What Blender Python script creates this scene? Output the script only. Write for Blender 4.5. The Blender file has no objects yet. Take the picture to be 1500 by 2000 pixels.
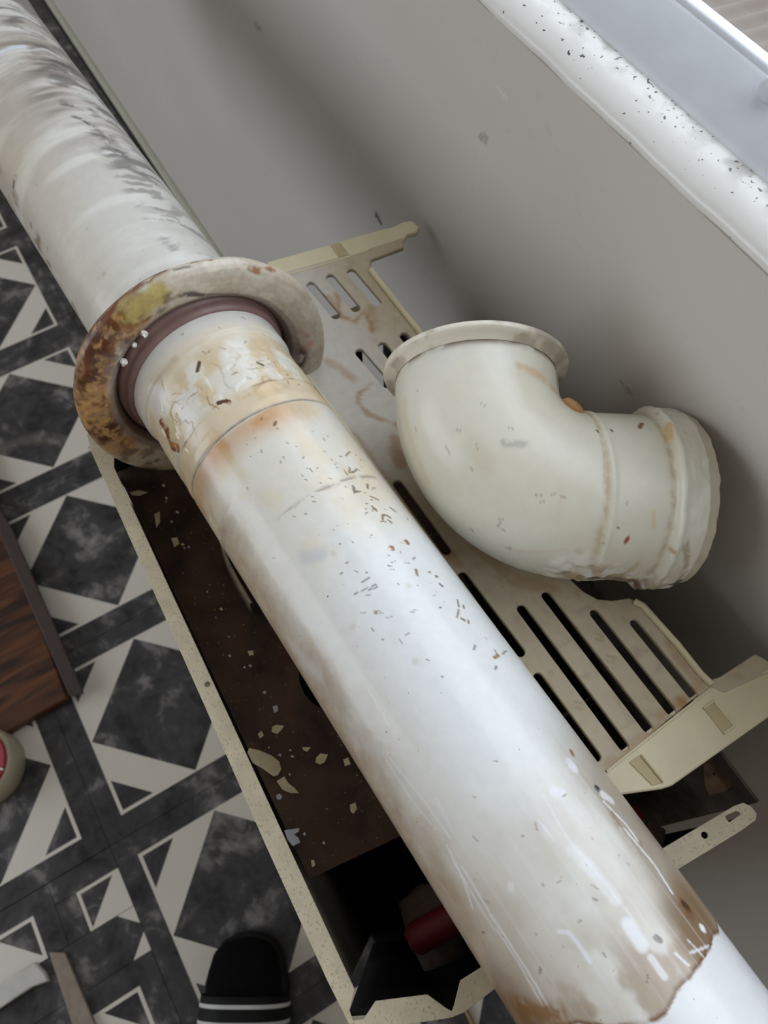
import bpy, bmesh, math, random
import numpy as np
from mathutils import Vector, Matrix

random.seed(7)
rng = np.random.default_rng(11)
scn = bpy.context.scene
COL = scn.collection

# ------------------------------------------------------------------ camera
FPX = 1540.0                      # focal length in pixels of the 1500 x 2000 frame
# rows: world x, y, z; columns: camera right, down, forward
W = np.array([[0.510806, 0.772145, -0.37798], [0.859658, -0.462902, 0.216125], [-0.008088, -0.435331, -0.900234]])
CAMP = np.array([0.0, 0.0, 1.2])
cd = bpy.data.cameras.new('camera'); cam = bpy.data.objects.new('camera', cd); COL.objects.link(cam)
cam.matrix_world = Matrix(((W[0, 0], -W[0, 1], -W[0, 2], 0), (W[1, 0], -W[1, 1], -W[1, 2], 0), (W[2, 0], -W[2, 1], -W[2, 2], 1.2), (0, 0, 0, 1)))
cd.sensor_width = 36; cd.lens = FPX / 2000 * 36; cd.clip_start = 0.01
cd.dof.use_dof = True; cd.dof.focus_distance = 0.47; cd.dof.aperture_fstop = 11
scn.camera = cam

# ------------------------------------------------------------------ light
scn.view_settings.view_transform = 'Standard'; scn.view_settings.look = 'None'
scn.view_settings.gamma = 1; scn.view_settings.use_curve_mapping = False
scn.view_settings.exposure = 0.0
wd = bpy.data.worlds.new('sky'); scn.world = wd; wd.use_nodes = True
bg = wd.node_tree.nodes['Background']; bg.inputs[0].default_value = (0.84, 0.91, 1.0, 1); bg.inputs[1].default_value = 3.1

def portal(name, loc, rot, sx, sy):
    l = bpy.data.lights.new(name, 'AREA'); l.shape = 'RECTANGLE'; l.size = sx; l.size_y = sy
    l.cycles.is_portal = True
    o = bpy.data.objects.new(name, l); COL.objects.link(o); o.location = loc; o.rotation_euler = rot
portal('window_portal', (0.0, 0.46, 1.56), (-math.pi / 2, 0, 0), 1.9, 1.25)
portal('balcony_portal', (-1.65, -2.68, 1.55), (math.pi / 2, 0, 0), 2.5, 1.9)

# ------------------------------------------------------------------ helpers
def lin(c):
    c = np.array(c[:3], float) / 255.0
    return np.where(c <= 0.04045, c / 12.92, ((c + 0.055) / 1.055) ** 2.4)

def rays(px):
    px = np.asarray(px, float).reshape(-1, 2)
    return np.c_[(px[:, 0] - 750) / FPX, (px[:, 1] - 1000) / FPX, np.ones(len(px))] @ W.T
def at_z(px, z):                   # photographed points lying on the level plane z
    r = rays(px); return CAMP + r * ((z - CAMP[2]) / r[:, 2])[:, None]
def at_y(px, y):
    r = rays(px); return CAMP + r * (y / r[:, 1])[:, None]
def project(P):
    c = (P - CAMP) @ W
    return np.c_[c[:, 0] / c[:, 2] * FPX + 750, c[:, 1] / c[:, 2] * FPX + 1000]

def hash3(i, j, k, s):
    h = (i * 374761393 + j * 668265263 + k * 2147483647 + s * 1274126177).astype(np.int64) & 0xFFFFFFFF
    h = ((h ^ (h >> 13)) * 1274126177) & 0xFFFFFFFF
    h = ((h ^ (h >> 16)) * 668265263) & 0xFFFFFFFF
    return ((h ^ (h >> 15)) & 0xFFFFFF) / float(0xFFFFFF)
def vnoise(P, s=0):
    i = np.floor(P).astype(np.int64); f = P - i; u = f * f * (3 - 2 * f); r = 0
    for a in (0, 1):
        for b in (0, 1):
            for c in (0, 1):
                w = (u[:, 0] if a else 1 - u[:, 0]) * (u[:, 1] if b else 1 - u[:, 1]) * (u[:, 2] if c else 1 - u[:, 2])
                r = r + w * hash3(i[:, 0] + a, i[:, 1] + b, i[:, 2] + c, s)
    return r
def fbm(P, s=0, n=4):
    r = 0; a = 0.5; t = 0
    for k in range(n):
        r = r + a * vnoise(P * 2 ** k + 17.3 * k, s + k); t += a; a *= 0.5
    return r / t
def sstep(a, b, x):
    t = np.clip((x - a) / (b - a), 0, 1); return t * t * (3 - 2 * t)

class Paint:
    """Albedo of a surface, point by point: stains, rust, soot and chips with shapes of their own."""
    def __init__(s, P, base, scale=90.0, seed=1):
        s.P = P; s.C = np.tile(lin(base), (len(P), 1)); s.px = project(P); s.N = None
        s.w = np.c_[fbm(P * scale, seed), fbm(P * scale, seed + 20), fbm(P * scale, seed + 40)] - 0.5
        s.n = fbm(P * scale * 3, seed + 60); s.seed = seed
    def hit(s, px):
        r = rays([px])[0]; r = r / np.linalg.norm(r)
        d = np.hypot(s.px[:, 0] - px[0], s.px[:, 1] - px[1])
        m = d < d.min() + 2.5
        if s.N is not None:
            m2 = m & ((s.N @ r) < 0)
            if m2.any(): m = m2
        idx = np.nonzero(m)[0]
        return s.P[idx[np.argmin(np.linalg.norm(s.P[idx] - CAMP, axis=1))]]
    def mix(s, mask, col):
        m = np.clip(mask, 0, 1)[:, None]; s.C = s.C * (1 - m) + lin(col) * m
    def dist(s, pts3, warp):
        Q = s.P + s.w * warp; best = np.full(len(Q), 1e9)
        if len(pts3) == 1: return np.linalg.norm(Q - pts3[0], axis=1)
        for a, b in zip(pts3[:-1], pts3[1:]):
            ab = b - a; t = np.clip(((Q - a) @ ab) / max(ab @ ab, 1e-12), 0, 1)
            best = np.minimum(best, np.linalg.norm(Q - a - t[:, None] * ab, axis=1))
        return best
    def stroke(s, pxs, mm, col, amt=1.0, soft=0.5, warp=0.0, grain=0.0):
        pts = [s.hit(p) for p in pxs]
        d = s.dist(pts, warp * 0.001) / (mm * 0.001)
        m = 1 - sstep(1 - soft, 1.0001, d)
        if grain: m = m * sstep(grain - 0.12, grain + 0.12, s.n)
        s.mix(m * amt, col)
    def ring(s, px, mm, width, col, amt=1.0, warp=0.0):
        d = s.dist([s.hit(px)], warp * 0.001)
        s.mix((1 - sstep(0.3, 1.0, np.abs(d - mm * 0.001) / (width * 0.001))) * amt, col)

def tag(o, label, cat, group=None):
    o['label'] = label; o['category'] = cat
    if group: o['group'] = group
    return o
def structure(o): o['kind'] = 'structure'; return o
def empty(name, loc=(0, 0, 0)):
    o = bpy.data.objects.new(name, None); COL.objects.link(o); o.location = loc; o.empty_display_size = 0.05
    return o
def link(name, me, m, parent=None, smooth=False):
    o = bpy.data.objects.new(name, me); COL.objects.link(o)
    if m is not None and not me.materials: me.materials.append(m)
    if smooth:
        me.polygons.foreach_set('use_smooth', np.ones(len(me.polygons), bool))
    if parent is not None:
        o.parent = parent; o.matrix_parent_inverse = parent.matrix_basis.inverted()
    return o
def set_col(me, C):
    a = me.color_attributes.new('Col', 'FLOAT_COLOR', 'POINT')
    a.data.foreach_set('color', np.c_[C, np.ones(len(C))].astype(np.float32).ravel())
def grid_mesh(name, P, closed_v=True, closed_u=False):
    """P: (n, m, 3) rows of points -> quads."""
    n, m, _ = P.shape
    ii = np.arange(n if closed_u else n - 1); jj = np.arange(m if closed_v else m - 1)
    I, J = np.meshgrid(ii, jj, indexing='ij'); I2 = (I + 1) % n; J2 = (J + 1) % m
    F = np.stack([I * m + J, I * m + J2, I2 * m + J2, I2 * m + J], -1).reshape(-1, 4)
    me = bpy.data.meshes.new(name)
    me.vertices.add(n * m); me.vertices.foreach_set('co', P.reshape(-1).astype(np.float32))
    me.loops.add(F.size); me.loops.foreach_set('vertex_index', F.ravel().astype(np.int32))
    me.polygons.add(len(F)); me.polygons.foreach_set('loop_start', (np.arange(len(F)) * 4).astype(np.int32))
    me.update(calc_edges=True); me.validate()
    return me
def grid_normals(P):
    du = np.gradient(P, axis=0); dv = np.roll(P, -1, 1) - np.roll(P, 1, 1)
    n = np.cross(du, dv); n /= np.linalg.norm(n, axis=2, keepdims=True) + 1e-12
    return n.reshape(-1, 3)
def plate_mesh(name, outer, holes=(), z=0.0, t=0.002, bevel=0.0004, zf=None, cuts=0.0):
    """Flat sheet with cut-outs: outlines in x, y; lies with its middle at z; optional fine cuts so that stains can follow it."""
    cu = bpy.data.curves.new(name, 'CURVE'); cu.dimensions = '2D'; cu.fill_mode = 'BOTH'
    cu.extrude = t / 2 - bevel; cu.bevel_depth = bevel; cu.bevel_resolution = 1
    for loop in [outer] + list(holes):
        sp = cu.splines.new('POLY'); sp.points.add(len(loop) - 1); sp.use_cyclic_u = True
        for p, q in zip(sp.points, loop): p.co = (q[0], q[1], 0, 1)
    o = bpy.data.objects.new(name, cu); COL.objects.link(o)
    dg = bpy.context.evaluated_depsgraph_get(); me = bpy.data.meshes.new_from_object(o.evaluated_get(dg))
    bpy.data.objects.remove(o); bpy.data.curves.remove(cu); me.name = name
    if cuts:
        bm = bmesh.new(); bm.from_mesh(me)
        bmesh.ops.remove_doubles(bm, verts=bm.verts, dist=1e-6)
        xs = [v.co.x for v in bm.verts]; ys = [v.co.y for v in bm.verts]
        for ax, lo, hi in (((1, 0, 0), min(xs), max(xs)), ((0, 1, 0), min(ys), max(ys))):
            k = lo + cuts
            while k < hi:
                bmesh.ops.bisect_plane(bm, geom=bm.verts[:] + bm.edges[:] + bm.faces[:], dist=1e-7, plane_co=Vector(ax) * k, plane_no=ax)
                k += cuts
        bm.to_mesh(me); bm.free()
    n = len(me.vertices); co = np.empty(n * 3, np.float32); me.vertices.foreach_get('co', co); co = co.reshape(-1, 3).astype(float)
    co[:, 2] += z
    if zf is not None: co[:, 2] += zf(co[:, 0], co[:, 1])
    me.vertices.foreach_set('co', co.astype(np.float32).ravel()); me.update()
    return me
def verts(me):
    co = np.empty(len(me.vertices) * 3, np.float32); me.vertices.foreach_get('co', co); return co.reshape(-1, 3).astype(float)
def round_poly(pts, r, k=4):
    """Rounds the corners of an outline by r (list or one number)."""
    out = []; n = len(pts); P = [np.array(p[:2], float) for p in pts]
    for i in range(n):
        a, b, c = P[i - 1], P[i], P[(i + 1) % n]; rr = r[i] if isinstance(r, (list, tuple)) else r
        la, lc = np.linalg.norm(a - b), np.linalg.norm(c - b); d = min(rr, la * 0.45, lc * 0.45)
        if d < 1e-5: out.append(b); continue
        p, q = b + (a - b) / la * d, b + (c - b) / lc * d
        for t in np.linspace(0, 1, k): out.append((1 - t) ** 2 * p + 2 * t * (1 - t) * b + t * t * q)
    return out
def stadium(a, b, r, k=7):
    a, b = np.array(a[:2]), np.array(b[:2]); d = (b - a) / np.linalg.norm(b - a); n = np.array([-d[1], d[0]]); o = []
    for c, s in ((b, 1), (a, -1)):
        for t in np.linspace(-math.pi / 2, math.pi / 2, k): o.append(c + s * (d * math.cos(t) + n * math.sin(t)) * r)
    return o
def circle(c, r, k=14): return [np.array([c[0] + r * math.cos(t), c[1] + r * math.sin(t)]) for t in np.linspace(0, 2 * math.pi, k, endpoint=False)]
def box_mesh(name, x0, x1, y0, y1, z0, z1, bevel=0.0):
    bm = bmesh.new(); bmesh.ops.create_cube(bm, size=1)
    for v in bm.verts: v.co = Vector((x0 + (v.co.x + .5) * (x1 - x0), y0 + (v.co.y + .5) * (y1 - y0), z0 + (v.co.z + .5) * (z1 - z0)))
    if bevel: bmesh.ops.bevel(bm, geom=bm.edges[:], offset=bevel, segments=2, affect='EDGES', profile=0.5)
    me = bpy.data.meshes.new(name); bm.to_mesh(me); bm.free(); return me
def boxes_mesh(name, L):
    bm = bmesh.new()
    for b in L:
        r = bmesh.ops.create_cube(bm, size=1)['verts']
        for v in r: v.co = Vector((b[0] + (v.co.x + .5) * (b[1] - b[0]), b[2] + (v.co.y + .5) * (b[3] - b[2]), b[4] + (v.co.z + .5) * (b[5] - b[4])))
    me = bpy.data.meshes.new(name); bm.to_mesh(me); bm.free(); return me
def tube_mesh(name, pts, r, k=12):
    """Round bar along points, r a number or one per point, capped."""
    P = np.array(pts, float); n = len(P); R = np.full(n, r) if np.isscalar(r) else np.array(r, float)
    T = np.gradient(P, axis=0); T /= np.linalg.norm(T, axis=1, keepdims=True); rows = []
    up = np.array([0, 0, 1.0]) if abs(T[0, 2]) < 0.9 else np.array([1.0, 0, 0])
    rows.append(np.tile(P[0], (k, 1)))
    for i in range(n):
        a = np.cross(T[i], up); a /= np.linalg.norm(a); b = np.cross(a, T[i]); ph = np.linspace(0, 2 * math.pi, k, endpoint=False)
        rows.append(P[i] + R[i] * (np.cos(ph)[:, None] * a + np.sin(ph)[:, None] * b))
    rows.append(np.tile(P[-1], (k, 1)))
    return grid_mesh(name, np.array(rows))

# ------------------------------------------------------------------ materials
def mat(name, col, rough=0.5, spec=0.5, metal=0.0, var=0.08, nscale=60.0, bump=0.0, bscale=400.0, attr=False, speck=None, speck_scale=900, speck_lo=0.66, coat=0.0):
    m = bpy.data.materials.new(name); m.use_nodes = True; nt = m.node_tree; N = nt.nodes; L = nt.links
    b = N['Principled BSDF']; b.inputs['Roughness'].default_value = rough; b.inputs['Specular IOR Level'].default_value = spec
    b.inputs['Metallic'].default_value = metal; b.inputs['Coat Weight'].default_value = coat; b.inputs['Coat Roughness'].default_value = 0.12
    g = N.new('ShaderNodeNewGeometry')
    nz = N.new('ShaderNodeTexNoise'); nz.inputs['Scale'].default_value = nscale; nz.inputs['Detail'].default_value = 5; L.new(g.outputs['Position'], nz.inputs['Vector'])
    mr = N.new('ShaderNodeMapRange'); mr.inputs[1].default_value = 0.3; mr.inputs[2].default_value = 0.7; mr.inputs[3].default_value = 1 - var; mr.inputs[4].default_value = 1 + var
    L.new(nz.outputs[0], mr.inputs[0])
    mx = N.new('ShaderNodeMix'); mx.data_type = 'RGBA'; mx.blend_type = 'MULTIPLY'; mx.inputs[0].default_value = 1
    if attr:
        a = N.new('ShaderNodeAttribute'); a.attribute_name = 'Col'; L.new(a.outputs['Color'], mx.inputs[6])
    else: mx.inputs[6].default_value = (*lin(col), 1)
    L.new(mr.outputs[0], mx.inputs[7]); out = mx.outputs[2]
    if speck is not None:
        s = N.new('ShaderNodeTexNoise'); s.inputs['Scale'].default_value = speck_scale; s.inputs['Detail'].default_value = 2; L.new(g.outputs['Position'], s.inputs['Vector'])
        r = N.new('ShaderNodeMapRange'); r.inputs[1].default_value = speck_lo; r.inputs[2].default_value = speck_lo + 0.05; L.new(s.outputs[0], r.inputs[0])
        m2 = N.new('ShaderNodeMix'); m2.data_type = 'RGBA'; L.new(r.outputs[0], m2.inputs[0]); L.new(out, m2.inputs[6]); m2.inputs[7].default_value = (*lin(speck), 1); out = m2.outputs[2]
    L.new(out, b.inputs['Base Color'])
    if bump:
        bz = N.new('ShaderNodeTexNoise'); bz.inputs['Scale'].default_value = bscale; bz.inputs['Detail'].default_value = 4; L.new(g.outputs['Position'], bz.inputs['Vector'])
        bp = N.new('ShaderNodeBump'); bp.inputs['Strength'].default_value = bump; bp.inputs['Distance'].default_value = 0.001; L.new(bz.outputs[0], bp.inputs['Height']); L.new(bp.outputs[0], b.inputs['Normal'])
    return m
def M(nt, op, *v):
    n = nt.nodes.new('ShaderNodeMath'); n.operation = op
    for i, x in enumerate(v):
        if isinstance(x, (int, float)): n.inputs[i].default_value = x
        else: nt.links.new(x, n.inputs[i])
    return n.outputs[0]
def mixc(nt, f, a, b):
    n = nt.nodes.new('ShaderNodeMix'); n.data_type = 'RGBA'
    for s, x in ((0, f), (6, a), (7, b)):
        if isinstance(x, (int, float)): n.inputs[s].default_value = x
        elif isinstance(x, (tuple, list, np.ndarray)): n.inputs[s].default_value = (*lin(x), 1)
        else: nt.links.new(x, n.inputs[s])
    return n.outputs[2]
def noise(nt, vec, scale, detail=4, dist=0.0, rough=0.5):
    n = nt.nodes.new('ShaderNodeTexNoise'); n.inputs['Scale'].default_value = scale; n.inputs['Detail'].default_value = detail
    n.inputs['Distortion'].default_value = dist; n.inputs['Roughness'].default_value = rough; nt.links.new(vec, n.inputs['Vector']); return n.outputs[0]
def ramp(nt, f, lo, hi):
    n = nt.nodes.new('ShaderNodeMapRange'); n.inputs[1].default_value = lo; n.inputs[2].default_value = hi; nt.links.new(f, n.inputs[0]); return n.outputs[0]
def blank(name, rough=0.5, spec=0.5):
    m = bpy.data.materials.new(name); m.use_nodes = True; nt = m.node_tree; b = nt.nodes['Principled BSDF']
    b.inputs['Roughness'].default_value = rough; b.inputs['Specular IOR Level'].default_value = spec
    g = nt.nodes.new('ShaderNodeNewGeometry'); return m, nt, b, g.outputs['Position']

TILE = 0.295
def tile_material():
    """Printed tile: dark marbled diamond, white bands, dark corners with a thin white outline, dark marbled margin."""
    m, nt, b, pos = blank('printed_floor_tile', 0.4, 0.35)
    tc = nt.nodes.new('ShaderNodeTexCoord'); sp = nt.nodes.new('ShaderNodeSeparateXYZ'); nt.links.new(tc.outputs['Object'], sp.inputs[0])
    ax = M(nt, 'ABSOLUTE', sp.outputs[0]); ay = M(nt, 'ABSOLUTE', sp.outputs[1])
    c = M(nt, 'MAXIMUM', ax, ay); s = M(nt, 'ADD', ax, ay); h = 0.1175
    infield = M(nt, 'LESS_THAN', c, h)
    band = M(nt, 'MULTIPLY', M(nt, 'GREATER_THAN', s, h - 0.002), M(nt, 'LESS_THAN', s, 0.178))
    line = M(nt, 'MULTIPLY', M(nt, 'GREATER_THAN', c, h - 0.005), M(nt, 'GREATER_THAN', s, 0.12))
    white = M(nt, 'MULTIPLY', infield, M(nt, 'MAXIMUM', band, line))
    n1 = noise(nt, pos, 16, 6, 0.6, 0.62); n2 = noise(nt, pos, 60, 4, 0.3)
    f = M(nt, 'ADD', M(nt, 'MULTIPLY', n1, 0.75), M(nt, 'MULTIPLY', n2, 0.25))
    dark = mixc(nt, ramp(nt, f, 0.36, 0.60), (36, 36, 39), (84, 83, 85)); dark = mixc(nt, ramp(nt, f, 0.54, 0.70), dark, (158, 153, 150))
    blotch = ramp(nt, noise(nt, pos, 5.2, 2, 0.4), 0.62, 0.74)
    dark = mixc(nt, M(nt, 'MULTIPLY', blotch, M(nt, 'LESS_THAN', s, h)), dark, (176, 168, 156))
    pale = mixc(nt, noise(nt, pos, 9, 3), (222, 216, 206), (232, 227, 218))
    nt.links.new(mixc(nt, white, dark, pale), b.inputs['Base Color'])
    return m
def wall_material():
    m, nt, b, pos = blank('grey_wall_paint', 0.55, 0.3)
    base = mixc(nt, ramp(nt, noise(nt, pos, 3.0, 4), 0.3, 0.7), (200, 195, 188), (208, 203, 196))
    base = mixc(nt, M(nt, 'MULTIPLY', ramp(nt, noise(nt, pos, 40, 4, 2.0), 0.66, 0.75), 0.18), base, (170, 166, 160))
    wob = nt.nodes.new('ShaderNodeTexNoise'); wob.inputs['Scale'].default_value = 160; nt.links.new(pos, wob.inputs['Vector'])
    va = nt.nodes.new('ShaderNodeVectorMath'); va.operation = 'MULTIPLY_ADD'; nt.links.new(wob.outputs['Color'], va.inputs[0]); va.inputs[1].default_value = (0.012, 0.012, 0.012); nt.links.new(pos, va.inputs[2])
    for (px, ln, r, col, amt) in (((735, 420), (8, 14), 0.0035, (70, 70, 74), 0.9), ((980, 641), (6, -8), 0.003, (66, 66, 72), 0.9), ((505, 60), (9, 20), 0.002, (205, 203, 200), 0.6),
                                  ((975, 175), (14, 18), 0.0015, (222, 220, 218), 0.5), ((500, 50), (8, 6), 0.003, (120, 118, 116), 0.5), ((940, 268), (7, 4), 0.003, (120, 116, 112), 0.5), ((1455, 1220), (20, 25), 0.0015, (205, 205, 208), 0.5),
                                  ((890, 560), (60, 45), 0.0014, (205, 204, 202), 0.35), ((1215, 750), (14, 16), 0.002, (120, 117, 114), 0.5)):
        a = at_y([px], 0.30)[0] + 0.006; e = at_y([(px[0] + ln[0], px[1] + ln[1])], 0.30)[0] + 0.006
        d = e - a; L2 = float(d @ d)
        s1 = nt.nodes.new('ShaderNodeVectorMath'); s1.operation = 'SUBTRACT'; nt.links.new(va.outputs[0], s1.inputs[0]); s1.inputs[1].default_value = a
        dt = nt.nodes.new('ShaderNodeVectorMath'); dt.operation = 'DOT_PRODUCT'; nt.links.new(s1.outputs[0], dt.inputs[0]); dt.inputs[1].default_value = d / L2
        t = nt.nodes.new('ShaderNodeClamp'); nt.links.new(dt.outputs['Value'], t.inputs[0])
        sc = nt.nodes.new('ShaderNodeVectorMath'); sc.operation = 'SCALE'; sc.inputs[0].default_value = d; nt.links.new(t.outputs[0], sc.inputs['Scale'])
        ds = nt.nodes.new('ShaderNodeVectorMath'); ds.operation = 'DISTANCE'; nt.links.new(s1.outputs[0], ds.inputs[0]); nt.links.new(sc.outputs[0], ds.inputs[1])
        base = mixc(nt, M(nt, 'MULTIPLY', ramp(nt, ds.outputs['Value'], r * 1.5, r * 0.6), amt), base, col)
    nt.links.new(base, b.inputs['Base Color'])
    bz = noise(nt, pos, 220, 3); bp = nt.nodes.new('ShaderNodeBump'); bp.inputs['Strength'].default_value = 0.12; bp.inputs['Distance'].default_value = 0.001
    nt.links.new(bz, bp.inputs['Height']); nt.links.new(bp.outputs[0], b.inputs['Normal'])
    return m
def sill_material():
    m, nt, b, pos = blank('sill_paint', 0.38, 0.5); b.inputs['Coat Weight'].default_value = 0.8; b.inputs['Coat Roughness'].default_value = 0.25
    sp = nt.nodes.new('ShaderNodeSeparateXYZ'); nt.links.new(pos, sp.inputs[0]); y = sp.outputs[1]
    base = mixc(nt, noise(nt, pos, 30, 4), (226, 224, 218), (236, 234, 230))
    near = ramp(nt, y, 0.312, 0.324)
    dirt = M(nt, 'MULTIPLY', near, ramp(nt, noise(nt, pos, 70, 5), 0.45, 0.62)); base = mixc(nt, M(nt, 'MULTIPLY', dirt, 0.55), base, (120, 112, 100))
    sk = M(nt, 'MULTIPLY', ramp(nt, y, 0.304, 0.326), 0.10); sk = M(nt, 'GREATER_THAN', M(nt, 'ADD', noise(nt, pos, 330, 2), sk), 0.735)
    base = mixc(nt, sk, base, (52, 46, 42))
    nt.links.new(base, b.inputs['Base Color']); return m
def rusty_sheet_material():
    m, nt, b, pos = blank('rusty_sheet', 0.62, 0.35)
    n1 = noise(nt, pos, 24, 5, 0.5); base = mixc(nt, ramp(nt, n1, 0.35, 0.65), (56, 42, 34), (98, 74, 57)); base = mixc(nt, ramp(nt, noise(nt, pos, 11, 3, 0.5), 0.60, 0.75), base, (84, 44, 28))
    base = mixc(nt, ramp(nt, noise(nt, pos, 420, 2), 0.70, 0.74), base, (172, 150, 124))
    nt.links.new(base, b.inputs['Base Color'])
    bp = nt.nodes.new('ShaderNodeBump'); bp.inputs['Strength'].default_value = 0.35; bp.inputs['Distance'].default_value = 0.001
    nt.links.new(noise(nt, pos, 300, 4), bp.inputs['Height']); nt.links.new(bp.outputs[0], b.inputs['Normal']); return m
def wood_material():
    m, nt, b, pos = blank('dark_wood', 0.45, 0.4)
    mp = nt.nodes.new('ShaderNodeMapping'); mp.inputs['Rotation'].default_value = (0, 0, 0.45); mp.inputs['Scale'].default_value = (40, 5, 5); nt.links.new(pos, mp.inputs['Vector'])
    n1 = noise(nt, mp.outputs[0], 1.4, 5, 0.8); base = mixc(nt, ramp(nt, n1, 0.35, 0.66), (44, 26, 17), (112, 66, 36))
    nt.links.new(base, b.inputs['Base Color']); return m
def glass_material():
    m = bpy.data.materials.new('window_glass'); m.use_nodes = True; nt = m.node_tree; nt.nodes.remove(nt.nodes['Principled BSDF'])
    t = nt.nodes.new('ShaderNodeBsdfTransparent'); g = nt.nodes.new('ShaderNodeBsdfGlossy'); g.inputs['Roughness'].default_value = 0.02
    lw = nt.nodes.new('ShaderNodeLayerWeight'); fr = M(nt, 'MULTIPLY_ADD', M(nt, 'POWER', lw.outputs['Facing'], 5.0), 0.96, 0.04); mx = nt.nodes.new('ShaderNodeMixShader')
    nt.links.new(fr, mx.inputs[0]); nt.links.new(t.outputs[0], mx.inputs[1]); nt.links.new(g.outputs[0], mx.inputs[2])
    nt.links.new(mx.outputs[0], nt.nodes['Material Output'].inputs[0]); return m

M_tile = tile_material(); M_wall = wall_material(); M_sill = sill_material(); M_rusty = rusty_sheet_material(); M_wood = wood_material(); M_glass = glass_material()
M_room = mat('room_paint', (222, 208, 186), 0.8, var=0.02)
M_ceil = mat('ceiling_paint', (236, 234, 230), 0.8, var=0.02)
M_screed = mat('screed', (70, 68, 66), 0.8)
M_pvc = mat('white_plastic_frame', (214, 218, 224), 0.35, var=0.03)
M_tan = mat('tan_outer_sill', (98, 84, 70), 0.6, var=0.08)
M_ground = mat('outside_ground', (150, 145, 135), 0.9)
M_skirt = mat('skirting_paint', (196, 198, 182), 0.5, var=0.05)
M_enamel = mat('stained_enamel', None, 0.30, 0.5, attr=True, var=0.03, nscale=140, speck=(120, 84, 48), speck_scale=420, speck_lo=0.745, coat=0.25, bump=0.03, bscale=260)
M_elbow = mat('aged_enamel', None, 0.34, 0.5, attr=True, var=0.025, nscale=120, coat=0.15, bump=0.05, bscale=160)
M_rosette = mat('rusted_rubber', None, 0.42, 0.5, attr=True, var=0.10, nscale=220, bump=0.35, bscale=350)
M_gasket = mat('mauve_rubber', (134, 106, 100), 0.38, 0.5, var=0.12, nscale=90)
M_grille = mat('stained_cream_metal', None, 0.45, 0.4, attr=True, var=0.05, nscale=140)
M_ledge = mat('cream_plastic', (240, 229, 194), 0.4, 0.4, var=0.05, nscale=45)
M_pocket = mat('tan_recess', (208, 192, 150), 0.5, 0.3, var=0.06)
M_rim = mat('speckled_cream_paint', (204, 192, 166), 0.5, 0.35, var=0.10, nscale=70, speck=(178, 167, 142), speck_scale=600, speck_lo=0.60)
M_dark = mat('void_black_metal', (15, 14, 14), 0.7, 0.2)  # near-black, so the shade inside the heater is put into the colour
M_soot = mat('dusty_soot', (74, 64, 56), 0.8, var=0.5, nscale=60, speck=(130, 114, 96), speck_scale=300, speck_lo=0.66)
M_casing = mat('casing_paint', (190, 182, 164), 0.5)
M_red = mat('red_plastic', (120, 26, 34), 0.5)
M_dusty = mat('dusty_brown', (96, 78, 66), 0.8, var=0.25, nscale=120)
M_brack = mat('rust_bracket', (104, 78, 54), 0.7, var=0.45, nscale=120, bump=0.4, bscale=300)
M_flake = mat('cream_flake', (242, 224, 186), 0.55, var=0.1, nscale=120)
M_flakeb = mat('white_flake', (214, 216, 226), 0.5, var=0.06, nscale=120)
M_orange = mat('orange_sealant', (178, 132, 84), 0.55, var=0.3, nscale=160, bump=0.6, bscale=300)
M_black = mat('black_rubber', (17, 17, 18), 0.65, 0.3, var=0.1)
M_sock = mat('black_knit', (14, 14, 15), 0.9, 0.1, bump=0.4, bscale=900)
M_stripe = mat('white_stripe', (206, 206, 206), 0.5)
M_edging = mat('dark_edging', (66, 52, 48), 0.5, var=0.15)
M_tubred = mat('red_lid', (150, 22, 36), 0.35, var=0.05)
M_tub = mat('cream_tub', (190, 180, 156), 0.4, var=0.04)
M_strip = mat('tan_threshold', (150, 136, 122), 0.6, var=0.15, nscale=80)
M_trim = mat('pale_offcut', (206, 204, 200), 0.5, var=0.05)
M_stick = mat('straw', (170, 140, 96), 0.6)
M_metal = mat('dull_metal', (176, 166, 150), 0.3, 0.6, var=0.35, nscale=150)
M_crumb = mat('white_crumb', (232, 228, 222), 0.7)

# ------------------------------------------------------------------ the room
WY = 0.30                                     # face of the window wall
X0, X1, YB, ZT = -3.4, 1.5, -2.6, 2.6
fl = structure(link('floor', box_mesh('floor', X0, X1, YB, WY, -0.06, -0.004), M_screed))
th = TILE / 2 - 0.0004
tile_me = box_mesh('tile', -th, th, -th, th, -0.004, 0.0)
cx0, cy0 = -0.4005, -0.1625                   # centre of the tile beside the heater
def put_tile(x, y, me=None):
    o = bpy.data.objects.new('tile', me or tile_me); COL.objects.link(o); o.location = (x, y, 0); o.parent = fl
    if not (me or tile_me).materials: (me or tile_me).materials.append(M_tile)
    return o
def cut_tile(x, y, x0, x1, y0, y1): return put_tile(x, y, box_mesh('tile', x0 - x + .0004, x1 - x - .0004, y0 - y + .0004, y1 - y - .0004, -0.004, 0.0))
ROW = cy0 - TILE / 2                          # -0.310, where the laid rows end
for i in range(-9, 6):
    for j in (0, 1):
        y = cy0 + j * TILE
        if y + TILE / 2 > WY: cut_tile(cx0 + i * TILE, y, cx0 + (i - .5) * TILE, cx0 + (i + .5) * TILE, y - TILE / 2, WY)
        else: put_tile(cx0 + i * TILE, y)
JX = -0.222
for i in range(-7, 0):                        # the row below, whole tiles up to the doorway
    put_tile(cx0 + i * TILE, ROW - TILE / 2)
put_tile(cx0, ROW - TILE / 2)
S = -0.3725                                   # cut pieces by the doorway
cut_tile(-0.103, -0.254, -0.2525, JX, S - 0.03, ROW)
cut_tile(JX + 0.1175, S + 0.1175, JX, -0.1665, S, ROW)
cut_tile(JX - 0.031 + 0.1475, S - 0.0295 - 0.1475 + 0.32, JX, -0.1665, S - 0.03, S)
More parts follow.
